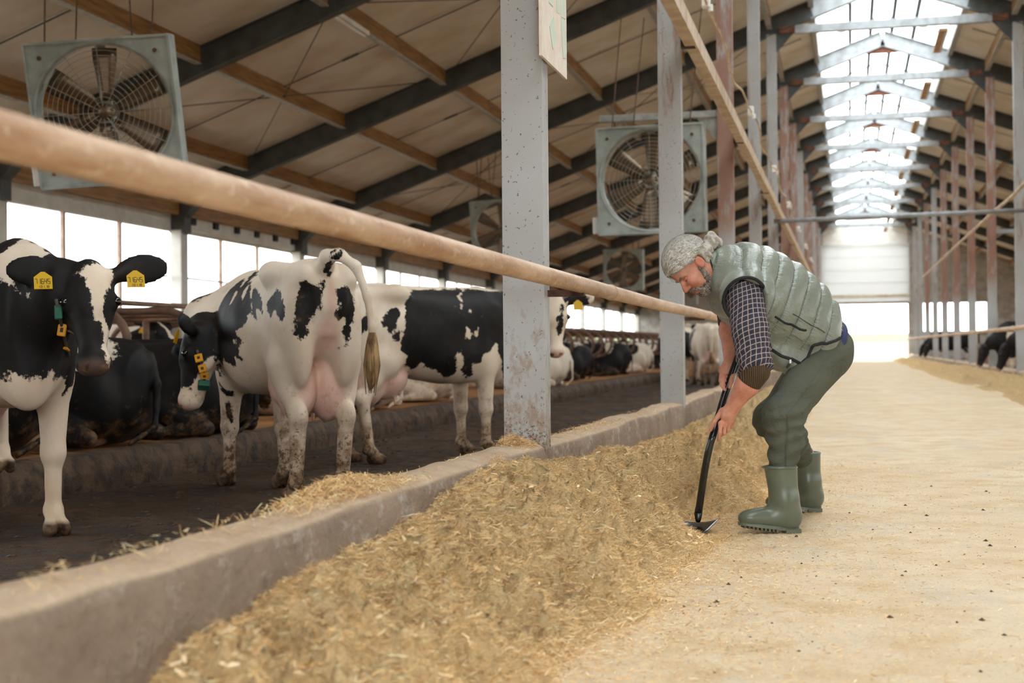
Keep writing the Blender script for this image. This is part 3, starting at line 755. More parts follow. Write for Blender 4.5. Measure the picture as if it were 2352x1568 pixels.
# hanger tube of the near fan
t = empty('fan_hanger', (0, 18.93, 0)); tag(t, 'grey square tube hanger with dropped end holding the fan', 'bracket')
MB().bb((-3.25, -.05, 4.0), (-1.62, .05, 4.09)).build('cross_tube', m_galv, t, bevel=.006); MB().bb((-1.68, -.05, 3.5), (-1.60, .05, 4.0)).build('drop_leg', m_galv, t, bevel=.006)
MB().prism([(-1.68, 0, 4.0), (-1.95, 0, 4.0), (-1.68, 0, 3.7)], (0, -.01, 0), (0, .01, 0)).build('gusset', m_galv, t)
for x in (-3.05, -2.0): MB().tube([(x, 0, 3.86), (x, 0, 4.02)], .012, 6).build('hook', m_chain, t)
t = empty('fan_hanger', (0, 36.75, 0)); tag(t, 'pale tube hanger over the fan at the right edge', 'bracket')
MB().bb((3.55, -.05, 3.78), (6.2, .05, 3.88)).build('cross_tube', m_tie, t, bevel=.006); MB().tube([(4.2, 0, 3.65), (4.2, 0, 3.8)], .012, 6).build('hook', m_chain, t)

# ------------------------------------------------------------------ lamps
m_tubelamp = two_tone('lamp_housing', srgb(232, 230, 224), srgb(214, 210, 202), 3, .4)
t = empty('strip_lamp', (-7.08, 19.65, zr(-7.08, .115)-.04)); tag(t, 'white strip lamp fixed under a brown purlin, top left of centre', 'lamp', 'strip lamps')
MB().bb((-.07, -.75, -.03), (.07, .75, .04)).build('housing', m_tubelamp, t, bevel=.01); MB().tube([(0, -.70, -.045), (0, .70, -.045)], .02, 10).build('tube', m_white, t)
m_tanboard = two_tone('tan_lamp_tray', srgb(196, 164, 126), srgb(170, 136, 100), 4, .6)
lp = None
for k in range(4, K1):
    t = empty('strip_lamp', (1.98, FY(k)+1.4, 7.62)); tag(t, 'tan strip lamp tray hung below the skylight, %s along the aisle' % ordinal[k-4], 'lamp', 'strip lamps')
    MB().bb((-.09, -1.35, -.03), (.09, .9, .03)).build('tray', m_tanboard, t); MB().tube([(.05, -1.2, -.045), (.05, .8, -.045)], .018, 8).build('tube', m_white, t)

# ------------------------------------------------------------------ cross pipe over the aisle and slanted cable on the right
t = MB().tube([(XL+.1, 29.2, 3.55), (3.35, 29.2, 3.62)], .045, 12).build('cross_pipe', m_tie, smooth=True); tag(t, 'thin pale pipe crossing high over the aisle', 'pipe')
t = MB().tube([(3.45, 26.9, 4.30), (3.20, 29.6, 3.97), (3.16, 33, 3.99), (3.14, 46, 4.07), (3.12, 64, 4.16)], .035, 8).build('overhead_pipe', m_cream, smooth=True); tag(t, 'cream kinked pipe running high along the right columns', 'pipe')

# ------------------------------------------------------------------ stall dividers: looped pipes along the lying boxes
m_loop = two_tone('brown_loop_pipe', srgb(126, 94, 72), srgb(92, 66, 50), 7, .6, spec=.4)
def loop_mesh(sg):
    pts = [(0, 0, 1.04), (.5*sg, 0, 1.05), (1.45*sg, 0, 1.05)]
    for i in range(1, 12):
        a = math.pi/2-math.pi*i/12; pts.append(((1.45+.32*math.cos(a))*sg, 0, .77+.28*math.sin(a)))
    pts += [(1.30*sg, 0, .46), (1.0*sg, 0, .38), (.6*sg, 0, .30), (0, 0, .25)]
    return MB().tube(pts, .034, 10).mesh('loop')
lm = {1: loop_mesh(1), -1: loop_mesh(-1)}
pm = MB().tube([(0, 0, -.25), (0, 0, 1.12)], .036, 10).mesh('post')
for m_ in (lm[1], lm[-1], pm):
    m_.materials.append(m_loop); m_.polygons.foreach_set('use_smooth', np.ones(len(m_.polygons), bool))
nloop = 0
for i in range(0, 52):
    y = 7.66+1.22*i
    if i >= 30 and i % 2: continue
    t = empty('stall_divider', (-7.25, y, .22+gz(y)))
    nloop += 1
    tag(t, 'brown looped pipe divider curving out beside the face of the left cow' if i == 1 else '%s brown looped pipe divider from the camera along the left stalls' % ordinal[nloop-1], 'stall divider', 'looped stall dividers')
    for nm, me in (('near_loop', lm[1]), ('far_loop', lm[-1]), ('post', pm)):
        o = bpy.data.objects.new(nm, me); COL.objects.link(o); o.parent = t
t = MB().tube([(-7.25, y, 1.42+gz(y)) for y in np.concatenate([[6, 10], np.arange(13, 73, 3.0)])], .03, 10).build('stall_head_rail', m_loop, smooth=True); tag(t, 'long brown pipe along the heads of the stalls', 'rail')
# ------------------------------------------------------------------ chopped feed heaped along the kerbs
def hay_mat(name):
    m = Mat(name, srgb(190, 152, 90), .9, 0, .15)
    a = m.noise(7, 6, .7); f = m.noise(60, 5, .75); g = m.noise(24, 5, .7, m.coord('Object', (1, 1, 1)), 1.5)
    c = m.mix(m.ramp(a, .35, .65), srgb(222, 186, 132), srgb(238, 208, 158))
    c = m.mix(m.math('MULTIPLY', m.ramp(g, .5, .66), .8), c, srgb(170, 130, 80)); c = m.mix(m.math('MULTIPLY', m.ramp(f, .52, .68), .7), c, srgb(236, 206, 152))
    m.color(c); m.bump(m.math('ADD', f, m.math('MULTIPLY', g, 1.5)), .02, 1.0); return m.m
m_hay = hay_mat('chopped_feed')
m_straw = Mat('straw_bits', (.5, .4, .2, 1), .75, 0, .25); _a = m_straw.new('ShaderNodeAttribute'); _a.attribute_name = 'tint'; m_straw.color(_a.outputs['Color']); m_straw = m_straw.m
HY = [1.0, 2.3, 2.7, 3.3, 3.7, 4.3, 4.7, 5.3, 5.75, 6.2, 6.7, 7.5, 8.4, 10, 12, 15.6, 20, 60, 90]
HH = [.08, .11, .16, .25, .27, .26, .31, .36, .43, .37, .30, .29, .27, .21, .18, .17, .15, .12, .10]
HX = [-1.08, -1.0, -.96, -.88, -.84, -.76, -.68, -.69, -.67, -.63, -.62, -.60, -.60, -.52, -.52, -.55, -.6, -.8, -1.0]
def hay_h(X, Y):
    h0 = np.interp(Y, HY, HH); xe = np.interp(Y, HY, HX)
    P = np.stack([X, Y, X*0], -1).reshape(-1, 3)
    n1 = vnoise(P, 2.1, 1).reshape(X.shape); n2 = vnoise(P, 5.5, 2).reshape(X.shape); n3 = vnoise(P, 14, 3).reshape(X.shape); n4 = vnoise(P, 36, 4).reshape(X.shape); n5 = vnoise(P, 90, 5).reshape(X.shape)
    xe = xe+.10*n1+.05*n2
    u = (X-KX1)/(xe-KX1)
    prof = np.clip(1-np.clip(u, 0, 2)**1.25, -.2, 1)
    base = h0*prof
    amp = np.clip(prof*3.0, 0, 1)*np.clip(.25+u*3.0, .25, 1)
    h = base+amp*(.075*n1*np.clip(u*2+.2, 0, 1)+.085*n2-.065*(np.abs(n3)*2-.7)*1.0+.042*n4+.016*n5)
    h = h*(1-.85*np.exp(-((X+.70)/.13)**2-((Y-6.72)/.17)**2))
    return np.where(prof > 0, h, prof*.25)
def grid_mesh(name, xs, ys, hf, mir=None):
    X, Y = np.meshgrid(xs, ys, indexing='ij'); Z = hf(X, Y)+np.vectorize(gz)(Y)
    nx, ny = X.shape; V = np.stack([X if mir is None else mir-X, Y, Z], -1).reshape(-1, 3)
    i, j = np.meshgrid(np.arange(nx-1), np.arange(ny-1), indexing='ij'); a = (i*ny+j).ravel()
    F_ = np.stack([a, a+ny, a+ny+1, a+1], 1)
    if mir is not None: F_ = F_[:, ::-1]
    return mesh_np(name, V, F_)
def straw(name, P, N, L, W, tint, parent, up=.35):
    """thin bent strips lying on points P with normals ~N"""
    n = len(P); a = RNG.uniform(0, 2*math.pi, n)
    d = np.stack([np.cos(a), np.sin(a), RNG.normal(0, up, n)], -1); d /= np.linalg.norm(d, axis=1)[:, None]
    s = np.cross(d, N+RNG.normal(0, .35, (n, 3))); s /= np.linalg.norm(s, axis=1)[:, None]+1e-9
    nn = np.cross(s, d); bend = RNG.normal(0, .12, n)*L
    A = P-d*L[:, None]/2; B = P+nn*bend[:, None]; C = P+d*L[:, None]/2; h = s*W[:, None]/2
    V = np.stack([A-h*.6, A+h*.6, B+h, B-h, C+h*.4, C-h*.4], 1).reshape(-1, 3)
    i = np.arange(n)*6
    F_ = np.concatenate([np.stack([i, i+1, i+2, i+3], 1), np.stack([i+3, i+2, i+4, i+5], 1)])
    me = mesh_np(name, V, F_); set_attr(me, 'tint', np.repeat(np.concatenate([tint, np.ones((n, 1))], 1), 6, 0))
    return link(name, me, m_straw, parent)
PAL = np.array([srgb(*c)[:3] for c in ((222, 182, 124), (240, 204, 148), (250, 224, 178), (196, 152, 94), (226, 190, 138), (250, 234, 200), (160, 124, 76), (240, 206, 154))])
def tints(n, light=.0):
    c = PAL[RNG.choice(len(PAL), n, p=[.2, .22, .14, .12, .15, .05, .05, .07])]*RNG.uniform(.85, 1.3, (n, 1)); return np.clip(c*(1-light)+light*np.array(srgb(244, 226, 190)[:3]), 0, 1)
hay = link('feed_heap', grid_mesh('feed_heap', np.linspace(KX1+.002, -.28, 90), np.concatenate([np.arange(1.2, 9.5, .014), np.arange(9.5, 16, .04), np.arange(16, YF-2, .25)]), hay_h), m_hay, None, True)
tag(hay, 'long heap of golden chopped feed along the left kerb', 'feed', kind='stuff')
def scatter_heap(n, y0, y1, pw=1.0, x0=KX1, x1=-.45):
    y = y0+(y1-y0)*RNG.uniform(0, 1, n)**pw; x = RNG.uniform(x0, x1, n); h = hay_h(x, y); k = h > -.004; x, y, h = x[k], y[k], h[k]
    e = .012; nx_ = -(hay_h(x+e, y)-h)/e; ny_ = -(hay_h(x, y+e)-h)/e; N = np.stack([nx_, ny_, np.ones_like(x)], -1); N /= np.linalg.norm(N, axis=1)[:, None]
    return np.stack([x, y, h+np.vectorize(gz)(y)+.003], -1), N
P, N = scatter_heap(270000, 1.4, 12.0, 1.15); n = len(P)
o = straw('loose_straw', P+N*RNG.uniform(0, .008, (n, 1)), N, RNG.gamma(3.0, .0080, n)+.004, RNG.uniform(.0006, .0019, n), tints(n), hay); o['kind'] = 'stuff'
P, N = scatter_heap(1500, 1.4, 10.0, 1.2); n = len(P)
o = straw('husk_flakes', P+N*.008, N, RNG.uniform(.015, .05, n), RNG.uniform(.004, .011, n), tints(n, .45), hay, .5); o['kind'] = 'stuff'
# right-hand heap in the distance (mirrored profile, lower)
def hay_r(X, Y): return hay_h(X, Y-14)*1.05
MIRX = RX0+KX1
hr = link('feed_heap', grid_mesh('feed_heap_right', np.linspace(KX1, -.28, 40), np.arange(-3, YF-3, .12), lambda X, Y: hay_h(X, 6.4+(Y-17)*.08)*.95+.02*vnoise(np.stack([X, Y, X*0], -1).reshape(-1, 3), 4, 8).reshape(X.shape), MIRX), m_hay, None, True)
tag(hr, 'heap of chopped feed along the right kerb in the distance', 'feed', kind='stuff')
# chaff on the aisle floor
n = 64000; y = 1.6+10*RNG.uniform(0, 1, n)**1.4; xe = np.interp(y, HY, HX); x = xe-.08+np.where(RNG.uniform(0, 1, n) < .45, RNG.exponential(.10, n), RNG.exponential(.75, n)); k = x < 3.1; x, y = x[k], y[k]; n = len(x)
P = np.stack([x, y, np.full(n, .004)+np.vectorize(gz)(y)], -1)
o = straw('scattered_chaff', P, np.tile([0, 0, 1.0], (n, 1)), RNG.gamma(2.5, .006, n)+.004, RNG.uniform(.0012, .0036, n), tints(n), None, .08)
tag(o, 'fine chaff and straw bits scattered over the aisle floor', 'chaff', kind='stuff')
# straw caught on top of the kerb
P = []; 
for (cx, cy, sx, sy, m_) in ((-1.6, 4.35, .07, .28, 5200), (-1.6, 6.72, .06, .10, 2600), (-1.58, 5.95, .05, .12, 900), (-1.6, 9.0, .08, 1.2, 1500), (-1.6, 3.0, .09, 1.0, 700)):
    q = RNG.normal(0, 1, (m_, 2))*[sx, sy]+[cx, cy]; hgt = .055*np.exp(-((q[:, 0]-cx)/sx)**2/2-((q[:, 1]-cy)/sy)**2/2) if m_ > 2000 else np.zeros(m_)
    k = (q[:, 0] > KX0+.085) & (q[:, 0] < KX1-.02); q, hgt = q[k], hgt[k]
    P.append(np.column_stack([q, .415+hgt*RNG.uniform(.2, 1, len(q))+.004+np.vectorize(gz)(q[:, 1])]))
P = np.concatenate(P); n = len(P)
o = straw('kerb_straw', P, np.tile([0, 0, 1.0], (n, 1)), RNG.gamma(4, .008, n)+.006, RNG.uniform(.0012, .0034, n), tints(n, .1), None, .3)
tag(o, 'wisps of straw lying on top of the left kerb', 'straw', kind='stuff')
# small dark crumbs of dung on the aisle floor
m_crumb = two_tone('dung_crumb', srgb(96, 74, 52), srgb(66, 50, 36), 40, .9)
n = 260; V = []; Fc = []
base = [(0, 0, 1), (1, 0, 0), (0, 1, 0), (-1, 0, 0), (0, -1, 0), (0, 0, -.3)]; fb = [(0, 1, 2), (0, 2, 3), (0, 3, 4), (0, 4, 1), (5, 2, 1), (5, 3, 2), (5, 4, 3), (5, 1, 4)]
for i in range(n):
    y = 2.5+7*random.random()**1.2; x = -.6+3.2*random.random(); s = random.choice((.004, .005, .006, .008, .012)); k = len(V)
    if hay_h(np.array([x]), np.array([y]))[0] > 0: continue
    V += [(x+s*p[0]*random.uniform(.7, 1.3), y+s*p[1]*random.uniform(.7, 1.3), gz(y)+max(0, s*.8*p[2])) for p in base]; Fc += [tuple(k+q for q in f) for f in fb]
o = MB().add(V, Fc).build('dung_crumbs', m_crumb); tag(o, 'small dark crumbs strewn over the aisle floor', 'crumbs', kind='stuff')
# clods on the wet alley floor
V = []; Fc = []
for i in range(420):
    y = 4+14*random.random()**1.4; x = -1.9-2.8*random.random(); s = random.uniform(.008, .03); k = len(V)
    V += [(x+s*p[0]*random.uniform(.8, 1.8), y+s*p[1]*random.uniform(.8, 1.8), gz(y)+max(-.01, s*.5*p[2])) for p in base]; Fc += [tuple(k+q for q in f) for f in fb]
o = MB().add(V, Fc).build('dung_clods', two_tone('wet_dung', srgb(58, 42, 30), srgb(80, 60, 42), 30, .5), smooth=True); tag(o, 'wet dung clods on the dark floor behind the left kerb', 'dung', kind='stuff')
# outlines of the coat markings, in each cow's own coordinates
COW_PATCHES = {
    1: [
        ('wpoly', [(.73,-.11,1.36),(.72,-.05,1.41),(.64,.02,1.44),(.63,.03,1.44),(.7,.06,1.41),(.77,.08,1.39),(.76,.09,1.39),(.86,.07,1.36),(1.0,.0,1.33),(1.0,-.07,1.3),(1.0,-.1,1.27),(.84,-.13,1.23),(.77,-.22,1.16),(.69,-.2,1.28)]),
        ('wpoly', [(.44,-.16,1.36)]),
        ('wpoly', [(1.11,.17,1.26),(1.09,.24,1.31),(1.07,.28,1.29),(1.07,.31,1.28),(1.1,.32,1.25),(1.11,.31,1.22),(1.16,.28,1.17),(1.19,.25,1.11),(1.2,.25,1.1),(1.19,.25,1.06),(1.19,.27,1.0),(1.16,.28,.97),(1.17,.28,.97),(1.17,.28,.98),(1.18,.28,.97),(1.17,.28,.95),(1.25,.26,.82),(1.26,.25,.86),(1.24,.23,.91),(1.21,.25,.93),(1.21,.25,.97),(1.2,.23,1.03),(1.2,.21,1.07),(1.19,.2,1.11),(1.16,.19,1.18),(1.12,.18,1.24)]),
        ('wpoly', [(.74,-.17,.77),(.82,-.13,.78),(.87,-.09,.79),(.9,-.04,.79),(.91,.01,.78),(.87,.09,.79),(.7,.2,.77),(.65,.21,.73),(.63,.2,.69),(.62,.24,.73),(.58,.27,.77),(.56,.25,.64),(.6,.22,.57),(.82,.01,.62),(.59,-.15,.58)]),
    ],
    2: [
        ('poly', [(-.41,.28,1.39),(.39,.04,1.43),(.21,.13,1.38),(-.08,.23,1.31),(-.12,.25,1.25),(-.17,.26,1.21),(-.23,.27,1.13),(-.17,.29,1.12),(-.2,.29,1.09),(-.16,.31,1.04),(-.1,.33,1.03),(-.07,.33,1.03),(-.16,.31,.97),(-.17,.31,.95),(-.12,.32,.94),(-.04,.34,.98),(-.12,.32,.9),(-.1,.32,.89),(-.08,.32,.89),(-.12,.3,.85),(-.09,.31,.85),(-.03,.32,.86),(-.01,.3,.81),(.05,.31,.81),(.12,.33,.84),(.19,.34,.86),(.21,.36,.89),(.28,.35,.82),(.5,.27,.74),(.56,.27,.75),(.22,.39,.85),(.23,.39,.97),(.27,.38,1.05),(.48,.3,1.14),(.51,.26,1.21),(.45,.24,1.27),(.4,.19,1.33),(.39,.11,1.39),(.45,.04,1.43)]),
        ('wpoly', [(.42,.1,1.39),(.26,.18,1.35),(.16,.23,1.3),(.16,.21,1.32),(.25,.14,1.37)]),
        ('wpoly', [(.01,.22,1.32),(-.0,.27,1.24),(-.04,.27,1.23),(-.04,.24,1.29)]),
        ('wpoly', [(.18,.25,1.29),(.18,.28,1.24),(.16,.29,1.21),(.12,.29,1.22),(.12,.26,1.27)]),
        ('poly', [(-.13,.23,1.29),(-.19,.23,1.29),(-.29,.24,1.25),(-.37,.26,1.19),(-.42,.26,1.12),(-.38,.27,1.13),(-.29,.27,1.15),(-.35,.28,1.08),(-.33,.28,1.08),(-.24,.27,1.13),(-.17,.26,1.21),(-.14,.25,1.26)]),
        ('poly', [(-.6,.22,1.26),(-.64,.22,1.25),(-.65,.23,1.21),(-.71,.23,1.16),(-.74,.23,1.1),(-.7,.25,1.08),(-.64,.25,1.11),(-.58,.25,1.14),(-.54,.26,1.09),(-.5,.26,1.12),(-.45,.25,1.19),(-.48,.24,1.22),(-.53,.23,1.25)]),
        ('poly', [(-.83,.18,1.3),(-.86,.15,1.3),(-.86,.13,1.29),(-.86,.09,1.27),(-.87,.07,1.26),(-.87,.06,1.2),(-.87,.07,1.17),(-.86,.09,1.15),(-.84,.08,1.09),(-.83,.11,1.08),(-.83,.13,1.04),(-.82,.12,1.01),(-.83,.15,.96),(-.83,.16,.97),(-.83,.18,.96),(-.81,.21,.99),(-.81,.2,1.04),(-.81,.2,1.13),(-.79,.2,1.18),(-.8,.18,1.24),(-.81,.17,1.27),(-.81,.18,1.29)]),
        ('poly', [(-.87,-.03,1.25),(-.87,-.05,1.27),(-.87,-.09,1.28),(-.84,-.14,1.25),(-.82,-.16,1.22),(-.83,-.15,1.14),(-.83,-.14,1.04),(-.83,-.13,.97),(-.82,-.12,.93),(-.81,-.1,.91),(-.81,-.1,.96),(-.82,-.09,1.03),(-.84,-.09,1.09),(-.84,-.06,1.08),(-.85,-.03,1.11),(-.86,-.05,1.14),(-.87,-.04,1.19)]),
        ('poly', [(-.87,.08,1.29),(-.87,.07,1.31),(-.87,.04,1.3),(-.87,.03,1.28),(-.87,.05,1.25),(-.87,.07,1.25),(-.86,.06,1.12),(-.85,.07,1.12),(-.87,.08,1.2)]),
        ('poly', [(-.9,.06,1.36),(-.97,.07,1.4),(-1.01,.06,1.43),(-1.05,.03,1.44),(-1.06,.01,1.44),(-1.05,.03,1.42),(-.94,.03,1.38),(-.87,.01,1.33)]),
        ('poly', [(.56,.22,.57),(.53,.19,.58),(.56,.17,.52),(.57,.15,.48),(.6,.15,.42),(.6,.18,.45),(.58,.2,.5)]),
        ('poly', [(.52,.26,.7),(.5,.23,.65),(.48,.18,.64),(.51,.17,.61),(.53,.21,.6),(.53,.24,.64)]),
        ('poly', [(.29,.53,.99),(.32,.56,.87),(.35,.56,.77),(.35,.56,.72),(.36,.57,.62),(.3,.56,.62),(.29,.51,.67),(.28,.47,.72),(.27,.41,.75),(.31,.38,.74),(.23,.39,.96),(.25,.44,1.01),(.27,.47,1.06),(.14,.56,1.04)]),
    ],
    3: [
        ('poly', [(-.18,-.1,1.4),(-.31,-.24,1.34),(-.35,-.24,1.28),(-.37,-.26,1.15),(-.36,-.27,1.11),(-.41,-.26,.98),(-.41,-.26,.91),(-.35,-.25,.87),(-.3,-.16,.78),(-.23,-.13,.74),(-.19,-.24,.8),(-.16,-.22,.76),(-.11,-.25,.76),(-.02,-.24,.73),(.03,-.19,.69),(.12,-.21,.68),(.15,-.29,.75),(.11,-.32,.82),(.09,-.33,.86),(.14,-.34,.89),(.19,-.33,.82),(.19,-.31,.77),(.2,-.26,.71),(.3,-.2,.67),(.35,-.23,.7),(.29,-.3,.78),(.39,-.29,.79),(.41,-.31,.87),(.49,-.3,.89),(.58,-.28,.97),(.6,-.27,.87),(.71,-.19,.77),(.81,-.09,.68),(.83,-.07,.67),(.81,-.14,.78),(.81,-.23,1.15),(.85,-.11,1.41),(.52,-.06,1.42),(.31,-.03,1.43)]),
        ('wpoly', [(.39,-.05,1.42),(.25,-.17,1.36),(.2,-.27,1.25),(.24,-.26,1.26),(.28,-.17,1.36),(.4,-.06,1.41)]),
        ('wpoly', [(.29,-.26,1.25),(.33,-.26,1.24),(.31,-.28,1.22),(.28,-.28,1.22)]),
        ('wpoly', [(.22,-.33,1.09),(.18,-.35,.99),(.25,-.34,.99),(.28,-.33,1.04),(.31,-.33,1.0),(.35,-.32,1.02),(.35,-.31,1.08),(.27,-.33,1.03)]),
        ('poly', [(-.42,-.24,1.25),(-.4,-.25,1.21),(-.45,-.26,1.13),(-.46,-.26,1.08),(-.53,-.26,1.03),(-.54,-.26,1.11),(-.56,-.26,1.09),(-.6,-.25,1.12),(-.55,-.24,1.19),(-.49,-.23,1.23)]),
        ('poly', [(-.5,-.26,1.03),(-.42,-.27,1.07),(-.42,-.26,.99),(-.49,-.27,.97)]),
        ('poly', [(-.81,-.19,1.14),(-.77,-.22,1.16),(-.7,-.23,1.2),(-.72,-.24,1.06),(-.8,-.21,.99),(-.82,-.19,1.02)]),
        ('poly', [(1.2,-.43,1.3),(1.22,-.44,1.28),(1.18,-.47,1.18),(1.18,-.46,1.1),(1.15,-.46,1.0),(1.12,-.45,1.03),(1.13,-.45,1.18),(1.17,-.44,1.26)]),
    ],
}
COW_COLLARS = {1: [(1.077, 0.069, 1.128), (1.061, 0.086, 1.068), (1.007, 0.114, 0.995), (0.831, 0.172, 0.931), (0.772, 0.196, 0.885)], 2: [(0.243, 0.481, 0.906), (0.24, 0.469, 0.853), (0.241, 0.449, 0.798), (0.261, 0.432, 0.759), (0.278, 0.431, 0.706)]}
# ------------------------------------------------------------------ cattle
def hide_mat():
    m = Mat('cow_hide', (.8, .7, .6, 1), .62, 0, .25)
    blk, pink, dark = m.sep('hide'); dirt, cream, _ = m.sep('hide2')
    edge = m.math('ADD', m.math('MULTIPLY', m.math('SUBTRACT', m.noise(16, 4, .6), .5), .09), m.math('MULTIPLY', m.math('SUBTRACT', m.noise(60, 3, .6), .5), .035))
    b = m.ramp(m.math('ADD', blk, edge), -.004, .005)
    white = m.mix(m.ramp(m.noise(4, 5, .6), .35, .7), srgb(236, 224, 206), srgb(220, 200, 176))
    white = m.mix(cream, white, srgb(206, 172, 134))
    black = m.mix(m.ramp(m.noise(3.5, 5, .6), .45, .7), srgb(20, 18, 18), srgb(36, 31, 29))
    c = m.mix(b, white, black)
    pk = m.mix(m.ramp(m.noise(7, 5, .6), .4, .65), srgb(228, 186, 168), srgb(214, 162, 146))
    c = m.mix(pink, c, pk)
    d = m.ramp(m.math('ADD', m.noise(9, 6, .72), m.math('MULTIPLY', dirt, .55)), .72, .95)
    c = m.mix(m.math('MULTIPLY', d, .85), c, srgb(132, 98, 64))
    d2 = m.ramp(m.math('ADD', m.noise(34, 4, .7), m.math('MULTIPLY', dirt, .4)), .78, .86); c = m.mix(m.math('MULTIPLY', d2, .8), c, srgb(70, 50, 36))
    c = m.mix(dark, c, m.mix(m.ramp(m.noise(20, 4), .4, .6), srgb(128, 98, 72), srgb(64, 47, 36)))
    m.color(c); m.bump(m.math('ADD', m.noise(5, 3), m.math('MULTIPLY', m.noise(70, 3, .6, m.coord('Object', (1, 1, .5))), .12)), .012, .5); return m.m
m_hide = hide_mat()
m_eye = Mat('cow_eye', srgb(18, 14, 14), .06, 0, .8).m
m_tag = Mat('yellow_ear_tag', srgb(244, 208, 40), .4).m
_tr = m_tag.node_tree.nodes.new('ShaderNodeBsdfTranslucent'); _tr.inputs[0].default_value = srgb(250, 214, 50); _mx = m_tag.node_tree.nodes.new('ShaderNodeMixShader'); _mx.inputs[0].default_value = .5
m_tag.node_tree.links.new(m_tag.node_tree.nodes['Principled BSDF'].outputs[0], _mx.inputs[1]); m_tag.node_tree.links.new(_tr.outputs[0], _mx.inputs[2]); m_tag.node_tree.links.new(_mx.outputs[0], m_tag.node_tree.nodes['Material Output'].inputs[0])
m_tagink = Mat('tag_ink', srgb(60, 50, 20), .7).m
m_collar = Mat('collar_band', srgb(78, 72, 62), .7).m
m_colblock = Mat('orange_number_block', srgb(232, 158, 24), .45).m
m_transp = Mat('green_transponder', srgb(24, 92, 72), .45).m
m_teal = Mat('teal_block', srgb(30, 150, 150), .45).m
m_tailhair = two_tone('tail_switch_hair', srgb(176, 142, 96), srgb(104, 78, 50), 40, .8, bump=.01, co_scale=(1, 1, .15))

def loft_fn(T, n=2.25):
    T = np.array(T, float)          # x, ztop, zbot, half width, y centre
    def f(P):
        x = np.clip(P[..., 0], T[0, 0], T[-1, 0])
        def ip(c):
            # smooth interpolation through the table
            i = np.clip(np.searchsorted(T[:, 0], x)-1, 0, len(T)-2); t = (x-T[i, 0])/(T[i+1, 0]-T[i, 0]); t = t*t*(3-2*t)*.5+t*.5
            return T[i, c]*(1-t)+T[i+1, c]*t
        zt, zb, hw, yc = ip(1), ip(2), ip(3), ip(4); zc = (zt+zb)/2; hh = (zt-zb)/2
        a = np.abs((P[..., 1]-yc)/hw); b = (P[..., 2]-zc)/hh
        a = a*(1+.10*b)              # a little wider below the middle
        rho = (a**n+np.abs(b)**n)**(1/n)
        d = (rho-1)*np.minimum(hw, hh)*.92
        dx = np.abs(P[..., 0]-x)
        return np.where(dx > 0, np.sqrt(dx*dx+np.maximum(d, 0)**2)+np.minimum(d, 0)*0, d)
    lo = (T[0, 0], (T[:, 4]-T[:, 3]).min(), T[:, 2].min()); hi = (T[-1, 0], (T[:, 4]+T[:, 3]).max(), T[:, 1].max())
    return f, lo, hi
TRUNK = [(-.86, 1.33, 1.12, .10, 0), (-.80, 1.40, .98, .17, 0), (-.66, 1.435, .86, .225, 0), (-.48, 1.45, .80, .25, 0), (-.30, 1.43, .74, .285, 0), (-.05, 1.41, .655, .335, 0), (.20, 1.40, .62, .345, 0), (.42, 1.41, .62, .315, 0), (.60, 1.43, .635, .265, 0), (.74, 1.39, .665, .215, 0), (.84, 1.30, .73, .15, 0), (.88, 1.20, .83, .09, 0)]
def frame_from(fwd, up):
    f = Vector(fwd).normalized(); u = Vector(up); u = (u-f*u.dot(f)).normalized(); l = u.cross(f)
    return Matrix((f, l, u)).transposed()          # columns: forward, left, up
def poly_patch(V, pts, depth=.22, feather=None):
    """signed distance (positive inside) of surface points V to a patch outlined by 3D points lying on the hide"""
    pts = np.array(pts, float); c = pts.mean(0); U, S, W = np.linalg.svd(pts-c); ex, ey, en = W
    q = (pts-c)@np.stack([ex, ey], 1); p = (V-c)@np.stack([ex, ey], 1); off = np.abs((V-c)@en)
    d = np.full(len(p), 1e9); ins = np.zeros(len(p), bool)
    for i in range(len(q)):
        a, b = q[i], q[(i+1) % len(q)]; e = b-a; t = np.clip(((p-a)@e)/(e@e+1e-12), 0, 1); d = np.minimum(d, np.linalg.norm(p-a-t[:, None]*e, axis=1))
        cond = ((a[1] > p[:, 1]) != (b[1] > p[:, 1])); xx = a[0]+(p[:, 1]-a[1])*(b[0]-a[0])/(b[1]-a[1]+1e-12); ins ^= cond & (p[:, 0] < xx)
    s = np.where(ins, d, -d)
    return np.where(off > depth, -np.maximum(d, off-depth+.02), s)
